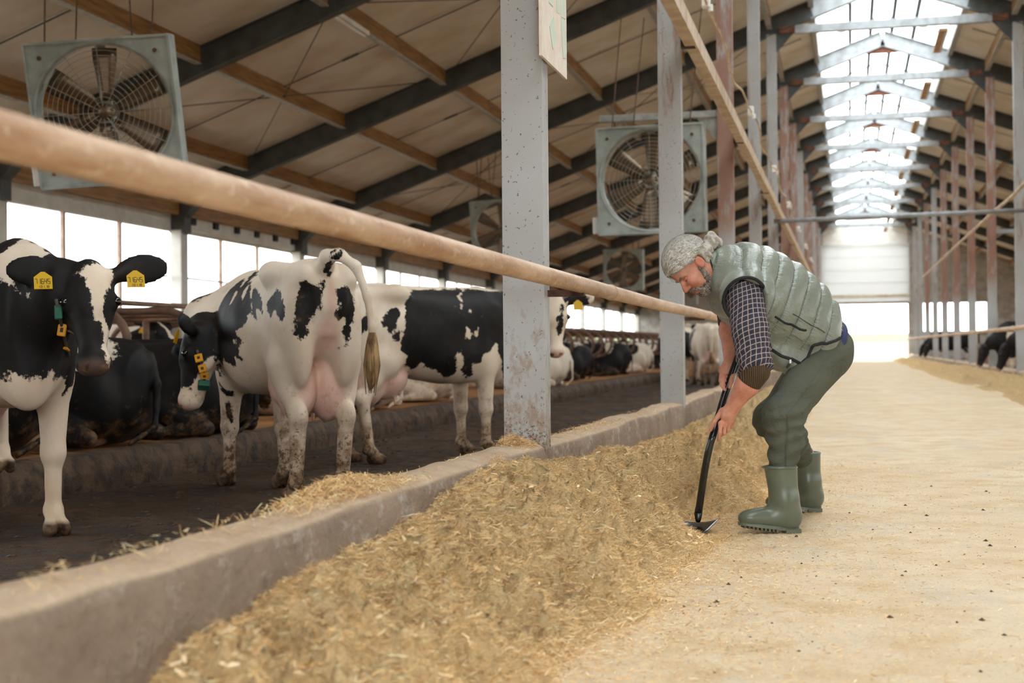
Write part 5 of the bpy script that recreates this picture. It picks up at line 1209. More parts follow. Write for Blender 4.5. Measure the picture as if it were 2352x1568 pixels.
# joints of the man, in his own frame (x to his back, y away from his left side, z up)
MAN_LOC = (-0.335, 7.335, 0.0); MAN_ROT = 0.2330
J = {
    'pelvis': (0.2163, 0.0065, 0.8758),
    'hipL': (0.1831, -0.1531, 0.8449),
    'hipR': (0.249, 0.1667, 0.8628),
    'kneeL': (-0.0684, -0.39, 0.5567),
    'ankL': (-0.0946, -0.4152, 0.1217),
    'kneeR': (0.0013, 0.2906, 0.5119),
    'ankR': (0.2183, 0.4949, 0.1171),
    'shL': (-0.257, -0.4562, 1.1257),
    'shR': (-0.1758, 0.0327, 1.2278),
    'elL': (-0.2358, -0.6124, 0.7753),
    'wrL': (-0.3484, -0.5303, 0.5854),
    'elR': (-0.2718, -0.0755, 1.0588),
    'wrR': (-0.2979, -0.2427, 0.8064),
    'neck': (-0.3267, -0.2376, 1.2467),
    'head': (-0.4798, -0.2679, 1.2782),
    'spA': (-0.3632, -0.2373, 1.2256),
    'spB': (0.2272, -0.0635, 0.8797),
    'iL0': (-0.3941, -0.5447, 0.5313),
    'iL1': (-0.3979, -0.5542, 0.489),
    'iL2': (-0.4028, -0.5288, 0.4509),
    'mL0': (-0.3722, -0.5346, 0.5245),
    'mL1': (-0.3766, -0.5342, 0.4857),
    'mL2': (-0.3893, -0.494, 0.4693),
    'rL0': (-0.3502, -0.5247, 0.532),
    'rL1': (-0.3538, -0.5193, 0.497),
    'rL2': (-0.3726, -0.4792, 0.4827),
    'pL0': (-0.3301, -0.5149, 0.5457),
    'pL1': (-0.335, -0.5045, 0.5145),
    'pL2': (-0.3558, -0.4644, 0.5004),
    'tL0': (-0.3838, -0.5203, 0.5873),
    'tL1': (-0.419, -0.5198, 0.5385),
    'tL2': (-0.4357, -0.5044, 0.499),
    'palmL': (-0.3602, -0.525, 0.5546),
    'iR0': (-0.3451, -0.312, 0.7395),
    'iR1': (-0.3554, -0.3366, 0.7063),
    'iR2': (-0.3403, -0.3463, 0.6812),
    'mR0': (-0.3442, -0.2921, 0.7519),
    'mR1': (-0.3586, -0.3168, 0.7271),
    'mR2': (-0.3428, -0.3366, 0.7062),
    'rR0': (-0.3397, -0.2773, 0.7666),
    'rR1': (-0.3542, -0.3021, 0.7479),
    'rR2': (-0.3369, -0.3268, 0.727),
    'pR0': (-0.3317, -0.2674, 0.7791),
    'pR1': (-0.3433, -0.2873, 0.7646),
    'pR2': (-0.3261, -0.3121, 0.7457),
    'tR0': (-0.2948, -0.3023, 0.7643),
    'tR1': (-0.309, -0.3368, 0.7249),
    'tR2': (-0.3192, -0.3465, 0.6957),
    'palmR': (-0.3179, -0.2873, 0.7644),
    'h0': (-0.2633, -0.2832, 0.8508),
    'h1': (-0.3419, -0.3411, 0.66),
    'h2': (-0.413, -0.4743, 0.4911),
    'h3': (-0.4363, -0.4886, 0.4262),
    'h4': (-0.4593, -0.4672, 0.3055),
    'h5': (-0.4843, -0.4049, 0.0928),
    'bA': (-0.5934, -0.3746, 0.0696),
    'bB': (-0.3804, -0.4046, 0.069),
    'bC': (-0.4699, -0.5842, 0.0274),
    'bD': (-0.6907, -0.5441, 0.0244),
    'hemA': (-0.1211, -0.3534, 0.8642),
    'hemB': (0.0569, -0.3827, 0.7998),
    'hemC': (0.1015, -0.3534, 0.8685),
    'hemD': (0.2256, -0.2641, 0.9317),
    'pz0': (-0.0761, -0.4547, 0.9875),
    'pz1': (-0.0121, -0.4644, 0.962),
    'pz2': (0.0727, -0.4143, 0.9455),
    'ss0': (-0.1455, -0.456, 1.0999),
    'ss1': (-0.0114, -0.4555, 1.0573),
    'ss2': (0.1823, -0.3648, 0.9957),
    'st0': (-0.0054, -0.4552, 1.0324),
    'st1': (0.1756, -0.3643, 0.9475),
    'bootLtoe': (-0.3181, -0.4846, 0.0673),
    'bootLheel': (-0.0683, -0.4143, 0.0383),
    'bootLtop': (-0.1012, -0.4174, 0.3192),
    'bootRtop': (0.234, 0.493, 0.2891),
    'bootRheel': (0.2691, 0.5157, 0.0439),
    'bootRtoe': (0.053, 0.3954, 0.0698),
}
# ------------------------------------------------------------------ the man shovelling feed
man = empty('person', MAN_LOC, MAN_ROT); tag(man, 'bearded grey haired person in padded green vest bending over with a shovel', 'person')
def jv(k): return np.array(J[k])
J['btL'] = tuple(np.array((J['ankL'][0]+.004, J['ankL'][1], .31))); J['btR'] = tuple(np.array((J['ankR'][0]-.010, J['ankR'][1]-.01, .31)))
def vnormals(V, F_):
    a, b, c, d = (V[F_[:, i]] for i in range(4)); fn_ = np.cross(c-a, d-b); N = np.zeros_like(V)
    for i in range(4):
        for q in range(3): N[:, q] += np.bincount(F_[:, i], fn_[:, q], len(V))
    return N/(np.linalg.norm(N, axis=1)[:, None]+1e-12)
def sdf_obj(name, s, mat, parent, rl=1, post=None, attrs=None):
    V, F_ = s.mesh()
    if rl: V = relax(V, F_, rl, .4)
    if post: V = post(V, F_)
    me = mesh_np(name, V, F_)
    if attrs:
        for k, fn_ in attrs.items(): set_attr(me, k, fn_(V))
    return link(name, me, mat, parent, True)
# --- materials
m_skin = Mat('skin', srgb(206, 148, 122), .5, 0, .35)
rd, _g, _b = m_skin.sep('skin'); c = m_skin.mix(m_skin.ramp(m_skin.noise(30, 5, .65), .35, .7), srgb(204, 150, 126), srgb(184, 122, 98)); c = m_skin.mix(m_skin.math('MULTIPLY', rd, .75), c, srgb(190, 96, 80)); c = m_skin.mix(m_skin.math('MULTIPLY', _g, .9), c, srgb(150, 70, 62))
m_skin.color(c); m_skin.bump(m_skin.noise(160, 4, .6), .0012, .7); m_skin.b.inputs['Subsurface Weight'].default_value = .08; m_skin.b.inputs['Subsurface Radius'].default_value = (.01, .004, .002); m_skin = m_skin.m
m_vest = Mat('sage_quilted_nylon', srgb(134, 144, 128), .32, 0, .55)
_st = m_vest.new('ShaderNodeAttribute'); _st.attribute_name = 'quilt'; _sp = m_vest.new('ShaderNodeSeparateColor'); m_vest.l.new(_st.outputs['Color'], _sp.inputs[0])
c = m_vest.mix(m_vest.ramp(_sp.outputs[0], .0, .13), srgb(72, 80, 72), m_vest.mix(m_vest.ramp(m_vest.noise(6, 3), .3, .7), srgb(132, 138, 126), srgb(120, 126, 114)))
m_vest.color(c)
_cv = m_vest.new('ShaderNodeCombineXYZ'); m_vest.l.new(m_vest.math('MULTIPLY', _sp.outputs[1], 16.0), _cv.inputs[0]); m_vest.l.new(m_vest.math('MULTIPLY', _sp.outputs[2], 75.0), _cv.inputs[1])
_wr = m_vest.new('ShaderNodeTexNoise'); _wr.inputs['Scale'].default_value = 1.0; _wr.inputs['Detail'].default_value = 3; m_vest.l.new(_cv.outputs[0], _wr.inputs['Vector'])
m_vest.bump(m_vest.math('ADD', m_vest.math('MULTIPLY', _wr.outputs['Fac'], m_vest.ramp(_sp.outputs[0], 0, .75, 1.0, .15)), m_vest.math('MULTIPLY', m_vest.noise(14, 4, .6), .9)), .012, .8); m_vest.b.inputs['Sheen Weight'].default_value = .15; m_vest = m_vest.m
m_trous = Mat('olive_cotton', srgb(94, 98, 82), .8, 0, .2)
_sm = m_trous.sep('seam')[0]; c = m_trous.mix(m_trous.ramp(m_trous.noise(5, 4), .35, .7), srgb(90, 93, 80), srgb(78, 81, 69)); c = m_trous.mix(m_trous.math('MULTIPLY', _sm, .55), c, srgb(58, 60, 50)); m_trous.color(c)
m_trous.bump(m_trous.math('ADD', m_trous.math('ADD', m_trous.noise(9, 4, .6, m_trous.coord('Object', (1, 1, 1.6)), 1.2), m_trous.math('MULTIPLY', m_trous.noise(260, 2), .05)), m_trous.math('MULTIPLY', _sm, .25)), .022, .75); m_trous = m_trous.m
m_boot = two_tone('olive_rubber', srgb(98, 106, 90), srgb(90, 97, 82), 4, .3, spec=.55, bump=.002)
m_sole = two_tone('muddy_sole', srgb(84, 90, 76), srgb(100, 84, 60), 26, .7, bump=.004)
m_plaid = Mat('navy_check_shirt', srgb(46, 48, 66), .85, 0, .15)
_ua, _va, _ = m_plaid.sep('weave')
def grid_line(x, period, w):
    fr = m_plaid.math('FRACT', m_plaid.math('DIVIDE', x, period)); d = m_plaid.math('ABSOLUTE', m_plaid.math('SUBTRACT', fr, .5)); return m_plaid.ramp(d, .5-w, .5-w*.6)
PER = .0262
l1 = grid_line(_ua, PER, .085); l2 = grid_line(_va, PER, .085); thin1 = grid_line(m_plaid.math('ADD', _ua, PER/2), PER, .04); thin2 = grid_line(m_plaid.math('ADD', _va, PER/2), PER, .04)
c = m_plaid.mix(m_plaid.ramp(m_plaid.noise(20, 3), .3, .7), srgb(54, 55, 68), srgb(64, 63, 74)); c = m_plaid.mix(m_plaid.math('MULTIPLY', m_plaid.math('MAXIMUM', thin1, thin2), .55), c, srgb(22, 23, 34))
c = m_plaid.mix(m_plaid.math('MULTIPLY', m_plaid.math('MAXIMUM', l1, l2), .72), c, srgb(196, 174, 162)); m_plaid.color(c); m_plaid.bump(m_plaid.noise(14, 4, .6, None, 1.0), .012, .8); m_plaid = m_plaid.m
m_knit = Mat('brown_knit', srgb(92, 76, 58), .95, 0, .1); _w = m_knit.new('ShaderNodeTexWave'); _w.inputs['Scale'].default_value = 34; _w.bands_direction = 'X'; m_knit.l.new(m_knit.coord(), _w.inputs[0]); m_knit.color(m_knit.mix(_w.outputs['Fac'], srgb(70, 57, 44), srgb(104, 86, 66))); m_knit.bump(_w.outputs['Fac'], .004); m_knit = m_knit.m
m_blackcloth = Mat('black_binding', srgb(24, 24, 26), .7).m
m_navy = Mat('navy_cloth', srgb(46, 56, 92), .8).m
m_metal = Mat('zip_metal', srgb(190, 188, 182), .3, .9).m
m_hair = Mat('grey_hair', srgb(170, 164, 152), .6, 0, .4); _t = m_hair.new('ShaderNodeAttribute'); _t.attribute_name = 'tint'; m_hair.color(_t.outputs['Color']); m_hair = m_hair.m
m_haircap = two_tone('grey_hair_mass', srgb(190, 184, 172), srgb(150, 143, 130), 45, .75, bump=.006)
m_beard = two_tone('salt_and_pepper_beard', srgb(158, 146, 134), srgb(84, 70, 60), 55, .85, bump=.006, lo=.38, hi=.6)
m_eyew = Mat('eye_white_shaded', srgb(176, 150, 140), .3).m  # eyeball in a dull skin tone, shade put into its colour
m_shovel = Mat('black_gloss_paint', srgb(20, 20, 22), .22, 0, .6); m_shovel.color(m_shovel.mix(m_shovel.ramp(m_shovel.noise(40, 4, .7), .66, .7), srgb(20, 20, 22), srgb(88, 76, 60))); m_shovel = m_shovel.m
# --- head frame
HO = jv('head'); HA = frame_from((-.56, -.27, -.80), (-.80, 0, .60)); HM = np.array(HA)
def hp(x, y, z): return HO+HM@np.array((x, y, z))
def hR(m=None): return HM if m is None else HM@np.array(m.to_3x3())
# --- the body: one continuous skin (head, neck, trunk, arms with hands, legs)
s = SDF(.005)
s.ell(hp(-.012, 0, .042), (.098, .076, .083), hR(), k=.02); s.ell(hp(.032, 0, -.02), (.062, .062, .088), hR(), k=.03); s.ell(hp(.028, 0, -.075), (.056, .053, .043), hR(), k=.03); s.ell(hp(.066, 0, -.100), (.027, .030, .022), hR(), k=.02)
s.ell(hp(.062, 0, .050), (.035, .055, .04), hR(), k=.03)
for y in (1, -1):
    s.ell(hp(.082, y*.030, .024), (.014, .026, .009), hR(), k=.015); s.ell(hp(.097, y*.033, .004), (.017, .018, .011), hR(), k=.012, sub=True); s.ell(hp(.074, y*.042, -.030), (.024, .022, .024), hR(), k=.02)
    s.ell(hp(.104, y*.013, -.036), (.012, .009, .009), hR(), k=.008); s.ell(hp(-.014, y*.079, -.004), (.021, .009, .034), hR(Matrix.Rotation(-.2, 3, 'Y') @ Matrix.Rotation(-y*.25, 3, 'Z')), k=.008)
    s.ell(hp(-.012, y*.089, .000), (.011, .006, .019), hR(), k=.006, sub=True)
s.rc(hp(.090, 0, .014), hp(.119, 0, -.030), .009, .013, k=.012); s.ell(hp(.099, 0, -.064), (.010, .025, .0065), hR(), k=.006); s.ell(hp(.096, 0, -.077), (.011, .022, .0075), hR(), k=.006)
s.rc(hp(-.03, 0, -.05), tuple(jv('neck')+np.array((.02, 0, -.01))), .062, .066, k=.03)
sa, sb = jv('spA'), jv('spB')
s.rc(tuple(jv('neck')+np.array((.03, 0, 0))), tuple(.4*sa+.6*sb), .09, .13, k=.05); s.rc(tuple(.4*sa+.6*sb), tuple(jv('pelvis')), .13, .12, k=.05)
for sd in 'LR':
    s.rc(tuple(jv('spA')+.35*(sb-sa)), J['sh'+sd], .08, .062, k=.04); s.rc(J['sh'+sd], J['el'+sd], .062, .050, k=.03)
    el, wr = jv('el'+sd), jv('wr'+sd); md = .65*el+.35*wr; s.rc(tuple(el), tuple(md), .047, .051, k=.03); s.rc(tuple(md), tuple(wr), .051, .031, k=.03)
    pm_ = jv('palm'+sd); kn = [jv(q+sd+'0') for q in 'imrp']; kc = sum(kn)/4
    ax = kc-wr; ax /= np.linalg.norm(ax); ac = kn[3]-kn[0]; ac -= ax*(ac@ax); ac /= np.linalg.norm(ac); pn = np.cross(ax, ac)
    R_ = np.stack([ax, ac, pn], 1); s.ell(tuple(.5*wr+.5*kc), (np.linalg.norm(kc-wr)*.62, .040, .019), R_, k=.022); s.rc(tuple(wr), tuple(.6*wr+.4*kc), .029, .024, k=.02)
    for q, rr in zip('imrp', (.0098, .0102, .0096, .0085)):
        a, b, c_ = (J[q+sd+str(i)] for i in range(3)); s.ell(a, (rr*1.25,)*3, k=.012); s.rc(a, b, rr*1.05, rr, k=.006); s.rc(b, c_, rr, rr*.82, k=.004)
    a, b, c_ = (J['t'+sd+str(i)] for i in range(3)); s.rc(tuple(.5*wr+.5*np.array(a)), a, .016, .014, k=.015); s.rc(a, b, .0135, .0118, k=.008); s.rc(b, c_, .0118, .0095, k=.004)
    s.rc(tuple(jv('pelvis')), J['hip'+sd], .10, .09, k=.04); s.rc(J['hip'+sd], J['knee'+sd], .085, .055, k=.03); s.rc(J['knee'+sd], J['bt'+sd], .055, .045, k=.03); s.rc(J['bt'+sd], J['ank'+sd], .045, .040, k=.03)
def skin_attr(V):
    h = (V-HO)@HM; red = np.zeros(len(V))
    for c_, r in (((.115, 0, -.028), .028), ((.08, .045, -.03), .035), ((.08, -.045, -.03), .035), ((-.012, .085, 0), .035), ((.085, 0, .06), .03)): red = np.maximum(red, np.clip(1-np.linalg.norm(h-np.array(c_), axis=1)/r, 0, 1))
    for sd in 'LR':
        for q in 'imrp':
            red = np.maximum(red, .8*np.clip(1-np.linalg.norm(V-jv(q+sd+'0'), axis=1)/.022, 0, 1)); red = np.maximum(red, .7*np.clip(1-np.linalg.norm(V-jv(q+sd+'2'), axis=1)/.018, 0, 1))
        red = np.maximum(red, .35*np.clip(1-np.linalg.norm(V-.5*(jv('el'+sd)+jv('wr'+sd)), axis=1)/.14, 0, 1))
    lip = np.clip(1-np.linalg.norm((h-np.array((.104, 0, -.071)))/np.array((.014, .026, .012)), axis=1), 0, 1)*2
    return np.stack([red, np.clip(lip, 0, 1), np.zeros(len(V)), np.ones(len(V))], 1)
body = sdf_obj('body', s, m_skin, man, 1, None, dict(skin=skin_attr))
def ball(name, c, r, mat, parent, sc=(1, 1, 1), n=12):
    vs, fs = [], []
    for i in range(n+1):
        for j in range(2*n): th, ph = math.pi*i/n, math.pi*j/n; vs.append(tuple(np.array(c)+r*HM@(np.array((math.sin(th)*math.cos(ph), math.sin(th)*math.sin(ph), math.cos(th)))*np.array(sc))))
    for i in range(n):
        for j in range(2*n): fs.append((i*2*n+j, i*2*n+(j+1) % (2*n), (i+1)*2*n+(j+1) % (2*n), (i+1)*2*n+j))
    return MB().add(vs, fs).build(name, mat, parent, True)
for y in (1, -1):
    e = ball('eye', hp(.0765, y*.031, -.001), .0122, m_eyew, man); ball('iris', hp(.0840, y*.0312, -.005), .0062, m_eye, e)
    sl = SDF(.0022); sl.rc(hp(.0855, y*.018, .0035), hp(.0810, y*.045, .0045), .0066, .0060, k=.003); sl.rc(hp(.085, y*.020, -.0095), hp(.0805, y*.045, -.0085), .0040, .0038, k=.003); sdf_obj('eyelid', sl, m_skin, man, 1, None, dict(skin=lambda V: np.tile((.35, 0, 0, 1.0), (len(V), 1))))
    sl = SDF(.0022); sl.rc(hp(.0985, y*.013, .020), hp(.0965, y*.034, .027), .0050, .0052, k=.003); sl.rc(hp(.0965, y*.034, .027), hp(.083, y*.052, .021), .0052, .0030, k=.003); sdf_obj('eyebrow', sl, m_beard, man)
# --- hair, bun, beard
s = SDF(.005)
s.ell(hp(-.015, 0, .054), (.122, .097, .110), hR(), k=.01); s.ell(hp(-.075, 0, -.01), (.06, .070, .058), hR(), k=.03)
def cut(P):
    q = (P-HO)@HM; x, z = q[..., 0], q[..., 2]; line = np.where(x > -.012, .012+.52*(x+.012)+.25*np.maximum(x-.06, 0), -.052+.15*(x+.012)); ear_ = (np.linalg.norm((q-np.array((-.012, 0, -.002)))[..., [0, 2]], axis=-1)-.034)
    d = np.minimum((z-line)*.85, 1e3); d = np.where((x < -.012) & (x > -.06), np.minimum(d, ear_), d); return d*1.0
s.fn(lambda P: cut(P), HO-.25, HO+.25, k=.004, sub=True)   # remove everything below the hair line
s.p[-1] = (lambda P: cut(P), HO-.25, HO+.25, .004, True)
s.chain([hp(-.10, 0, .01), hp(-.145, 0, .0), hp(-.172, 0, -.012)], [.04, .03, .03], k=.015); s.ell(hp(-.178, .008, .004), (.034, .03, .034), hR(), k=.012); s.ell(hp(-.185, -.01, -.03), (.026, .026, .03), hR(), k=.012)
def hair_wave(V, F_):
    N = vnormals(V, F_); h = (V-HO)@HM; return V+N*(.0045*np.sin(h[:, 0]*190+h[:, 2]*40+np.sin(h[:, 1]*60)*2+1.5*vnoise(V, 30, 2))+.004*vnoise(V, 45, 3))[:, None]
hair = sdf_obj('hair', s, m_haircap, man, 0, hair_wave)
pts = []; tint = []; nst = 4200; ns = 7; VS = []; FS = []
for i in range(nst):
    u = RNG.uniform(-1, 1); ph = RNG.uniform(0, math.pi); 
    d = np.array((math.cos(ph)*math.sqrt(1-u*u), u, math.sin(ph)*math.sqrt(1-u*u))); q = np.array((-.015, 0, .054))+d*np.array((.123, .098, .111))*RNG.uniform(.99, 1.03)
    line = .014+.52*(q[0]+.012) if q[0] > -.012 else -.05
    if q[2] < line: continue
    goal = np.array((-.165, 0, -.005)); P_ = [q]; w = RNG.uniform(0, 6.28); am = RNG.uniform(.002, .0055); ln = RNG.uniform(.045, .10); wl = RNG.uniform(.022, .034)
    for k_ in range(1, ns):
        p_ = P_[-1]; c_ = np.array((-.015, 0, .054)); nn_ = (p_-c_)/np.array((.123, .098, .111))**2; nn_ /= np.linalg.norm(nn_); t_ = goal-p_; t_ -= nn_*(t_@nn_); t_ /= np.linalg.norm(t_)+1e-9
        sd_ = np.cross(nn_, t_); st_ = ln/ns; p2 = p_+t_*st_+sd_*am*math.sin(w+k_*st_/wl*6.28)*1.2; rr = (p2-c_)/np.array((.123, .098, .111)); L_ = np.linalg.norm(rr); p2 = c_+(p2-c_)*((1.035+.03*math.sin(w*1.7+p2[0]*150))/L_)
        P_.append(p2)
    P_ = np.array(P_); W_ = np.array([HO+HM@p_ for p_ in P_]); tg = np.gradient(W_, axis=0); rr = np.cross(tg, W_-(HO+HM@np.array((-.015, 0, .054)))); rr /= np.linalg.norm(rr, axis=1)[:, None]+1e-9
    wd = .0016*np.sin(np.linspace(.5, 2.9, ns))[:, None]; b0 = len(VS)*2*ns; VS.append(np.stack([W_-rr*wd, W_+rr*wd], 1).reshape(-1, 3)); ii = b0+np.arange(ns-1)*2; FS.append(np.stack([ii, ii+1, ii+3, ii+2], 1))
    g_ = RNG.uniform(.6, 1.0); tint.append(np.tile(np.append(np.array(srgb(*(np.array((226, 220, 207))*g_).astype(int))[:3]), 1), (2*ns, 1)))
me = mesh_np('hair_strands', np.concatenate(VS), np.concatenate(FS)); set_attr(me, 'tint', np.concatenate(tint)); o = link('hair_strands', me, m_hair, hair); o['kind'] = 'stuff'
s = SDF(.004)
s.ell(hp(.028, 0, -.077), (.0605, .0575, .048), hR(), k=.02); s.ell(hp(.068, 0, -.103), (.031, .035, .027), hR(), k=.02)
for y in (1, -1): s.rc(hp(-.002, y*.066, .0), hp(.018, y*.057, -.07), .010, .016, k=.01)
def bcut(P):
    q = (P-HO)@HM; x, yy, z = q[..., 0], np.abs(q[..., 1]), q[..., 2]; line = np.where(x < .085, -.002-.70*x, -.088); return (line-z)*.8
s.fn(bcut, HO-.25, HO+.25, k=.004, sub=True)
for y in (1, -1): s.rc(hp(.106, y*.004, -.053), hp(.090, y*.030, -.070), .0065, .0075, k=.006); s.rc(hp(.090, y*.030, -.070), hp(.078, y*.036, -.092), .0075, .008, k=.006)
sdf_obj('beard', s, m_beard, man, 0, lambda V, F_: V+vnormals(V, F_)*(.0025*vnoise(V, 140, 5)+.002*vnoise(V, 60, 6))[:, None])
bd = [o_ for o_ in man.children if o_.name.startswith('beard')][0]; bv = np.empty(len(bd.data.vertices)*3, np.float32); bd.data.vertices.foreach_get('co', bv); bv = bv.reshape(-1, 3); bn = np.empty(len(bd.data.vertices)*3, np.float32); bd.data.vertices.foreach_get('normal', bn); bn = bn.reshape(-1, 3)
hq = (bv-HO)@HM; kk = np.where((hq[:, 1] > -.065))[0]; kk = RNG.choice(kk, 3800); n = len(kk); P0 = bv[kk]; N0 = bn[kk]; dn = HM@np.array((.25, 0, -1.0)); dn = dn/np.linalg.norm(dn); dirs = N0*.3+dn*.9+RNG.normal(0, .28, (n, 3)); dirs /= np.linalg.norm(dirs, axis=1)[:, None]
sd_ = np.cross(dirs, N0+RNG.normal(0, .3, (n, 3))); sd_ /= np.linalg.norm(sd_, axis=1)[:, None]+1e-9; Lb = RNG.uniform(.003, .008, n)[:, None]; wb_ = .0009
VV = np.stack([P0-N0*.001-sd_*wb_, P0-N0*.001+sd_*wb_, P0+dirs*Lb*.6+sd_*wb_*.8, P0+dirs*Lb*.6-sd_*wb_*.8, P0+dirs*Lb+dn*.001+sd_*wb_*.2, P0+dirs*Lb+dn*.001-sd_*wb_*.2], 1).reshape(-1, 3); ii = np.arange(n)*6
me = mesh_np('beard_strands', VV, np.concatenate([np.stack([ii, ii+1, ii+2, ii+3], 1), np.stack([ii+3, ii+2, ii+4, ii+5], 1)])); hz = hq[kk]; light = np.clip(.22+RNG.normal(0, .28, n)+np.where(hz[:, 0] > .05, .25, 0)*(hz[:, 2] < -.09)+np.where(hz[:, 2] > -.05, .3, 0), 0, 1)[:, None]
tb = np.array(srgb(72, 60, 52)[:3])*(1-light)+np.array(srgb(214, 204, 190)[:3])*light; set_attr(me, 'tint', np.repeat(np.concatenate([tb, np.ones((n, 1))], 1), 6, 0)); o = link('beard_strands', me, m_hair, bd); o['kind'] = 'stuff'
# --- shirt: left sleeve with check weave, right sleeve, knit cuffs, shirt tail
def sleeve(sd, name):
    sh, el = jv('sh'+sd), jv('el'+sd); s = SDF(.006); ax = (el-sh); Ln = np.linalg.norm(ax); ax /= Ln
    sg = -1 if sd == 'L' else 1; top = sh+ax*.01+np.array((0, -sg*.02, 0))
    s.rc(tuple(top), tuple(.5*sh+.5*el), .094, .083, k=.03); s.rc(tuple(.5*sh+.5*el), tuple(el-ax*.04), .083, .070, k=.03)
    for i, t_ in enumerate((.70, .80, .89)): s.ell(tuple(sh+ax*Ln*t_+np.array((.004*(-1)**i, 0, 0))), (.078-.002*i, .076, .024), Matrix((tuple(np.cross(ax, (0, 1, 0))), (0, 1, 0), tuple(ax))).transposed(), k=.02)
    e2 = el-ax*.015; s.ell(tuple(e2), (.076, .074, .030), Matrix((tuple(np.cross(ax, (0, 1, 0))), (0, 1, 0), tuple(ax))).transposed(), k=.014)
    ex = np.cross(ax, (0, 1, 0)); ex /= np.linalg.norm(ex); ey = np.cross(ax, ex)
    def weave(V):
        d = V-sh; v = d@ax; a = np.arctan2(d@ex, -(d@ey)*-1.0); r = .088; return np.stack([a*r+.5+.012*vnoise(V, 9, 11)+.10*v, v+.5+.22*a*r+.008*vnoise(V, 11, 12), v*0, v*0+1], 1)
    def fold(V, F_):
        d = V-sh; t_ = (d@ax)/Ln; return V+vnormals(V, F_)*(np.clip(t_-.25, 0, 1)*.009*vnoise(V*np.array((1, 1, 2.2)), 26, 9)+.002*vnoise(V, 40, 2))[:, None]
    return sdf_obj(name, s, m_plaid, man, 1, fold, dict(weave=weave))
sleeve('L', 'shirt_sleeve'); sleeve('R', 'shirt_sleeve')
for sd in 'LR':
    el, wr = jv('el'+sd), jv('wr'+sd); d = (wr-el)/np.linalg.norm(wr-el); s = SDF(.005)
    a, b = el+d*.0, el+d*.065
    s.rc(tuple(a), tuple(b), .066, .060, k=.0); s.fn(lambda P, b=b, d=d: -((P-b)@d), b-.2, b+.2, k=.0, sub=True); s.p[-1] = ((lambda P, b=b, d=d: (b-P)@d), b-.2, b+.2, 0.0, True)
    sdf_obj('knit_cuff', s, m_knit, man)
# --- padded vest
SAX = (sb-sa)/np.linalg.norm(sb-sa); SM = np.array(frame_from(tuple(SAX), (.525, 0, .852)))
TV = [(-.075, .120, -.010, .085, .0), (-.03, .165, -.055, .13, .0), (.03, .215, -.105, .195, .0), (.09, .245, -.140, .228, .0), (.2, .268, -.165, .235, .0), (.34, .272, -.172, .225, .0), (.48, .250, -.166, .215, .0), (.58, .208, -.135, .205, .0), (.645, .155, -.085, .185, .0)]
tf, tlo, thi = loft_fn(TV, 2.15)
s = SDF(.006); s.fn(lambda P: tf((P-sa)@SM), sa-.45, sa+np.array((.75, .45, .45)), k=.02)
lo_ = np.min([sa+SM@np.array((a, b, c_)) for a in (-.1, .67) for b in (-.26, .26) for c_ in (-.19, .29)], 0); hi_ = np.max([sa+SM@np.array((a, b, c_)) for a in (-.1, .67) for b in (-.26, .26) for c_ in (-.19, .29)], 0); s.p[-1] = (s.p[-1][0], lo_, hi_, .02, False)
cc = sa+np.array((.028, 0, .015)); s.ell(tuple(cc), (.028, .092, .125), Matrix.Rotation(-.06, 3, 'Y'), k=.03)                     # stand-up collar
for sd, yo in (('L', .015), ('R', -.015)): s.ell(tuple(jv('sh'+sd)+np.array((.012, yo, .0))), (.130, .085, .128), k=.06)
# lower front flap hanging below the belly
for yy in (-.10, .10): s.ell(tuple(sa+SM@np.array((.50, yy, -.165))), (.155, .09, .065), SM, k=.05); s.ell(tuple(sa+SM@np.array((.60, yy, -.10))), (.07, .09, .075), SM, k=.05)
# neck and arm holes
s.rc(tuple(hp(-.035, 0, -.06)), tuple(jv('neck')+np.array((-.01, 0, 0))), .070, .070, k=.01, sub=True)
a = jv('shL'); s.rc(tuple(a+np.array((-.005, -.25, -.02))), tuple(a+np.array((-.005, .05, -.02))), .101, .101, k=.015, sub=True)
a = jv('shR'); s.rc(tuple(a+np.array((-.005, .25, -.03))), tuple(a+np.array((-.005, -.03, -.03))), .100, .100, k=.015, sub=True)
m_vest2 = two_tone('sage_nylon_plain', srgb(124, 132, 117), srgb(114, 121, 106), 8, .4, bump=.004)
def collar_ring(dx, k_, n=40): 
    c_ = sa+np.array((-.002+dx, .0, .012-.10*dx)); return [tuple(c_+np.array((-.028*math.sin(t_), .092*k_*math.cos(t_), .118*k_*math.sin(t_)))) for t_ in np.linspace(0, 2*math.pi, n, endpoint=False)]
rings = [collar_ring(-.018, .97), collar_ring(-.010, 1.0), collar_ring(.02, 1.05), collar_ring(.06, 1.10)]; vs = [p_ for r_ in rings for p_ in r_]; fs = [(i*40+j, i*40+(j+1) % 40, (i+1)*40+(j+1) % 40, (i+1)*40+j) for i in range(3) for j in range(40)]
o = MB().add(vs, fs).build('collar', m_vest2, man, True); md_ = o.modifiers.new('t', 'SOLIDIFY'); md_.thickness = .012
MB().tube(rings[0]+[rings[0][0]], .004, 8, cap=False).build('collar_binding', m_blackcloth, o, True)
BAF = .0905
def quilt(V):
    q = (V-sa)@SM; sdist = q[:, 0]+.018*np.sin(q[:, 2]*9)+.10*q[:, 2]**2; ph = (sdist+.062)/BAF; w = np.abs(np.sin(np.pi*ph))
    return w, q, sdist
def puff(V, F_):
    w, q, _s = quilt(V); N = vnormals(V, F_); amp = np.clip((q[:, 0]+.07)/.06, .2, 1)
    low = q[:, 2] < -.06
    return V+N*((.025*np.sqrt(w)-.014)*amp*np.where(low, .45, 1)+.004*vnoise(V*np.array((1, 1, 1)), 17, 4)+.0025*vnoise((q*np.array((.35, 1, 1))), 60, 8)*(1-w))[:, None]
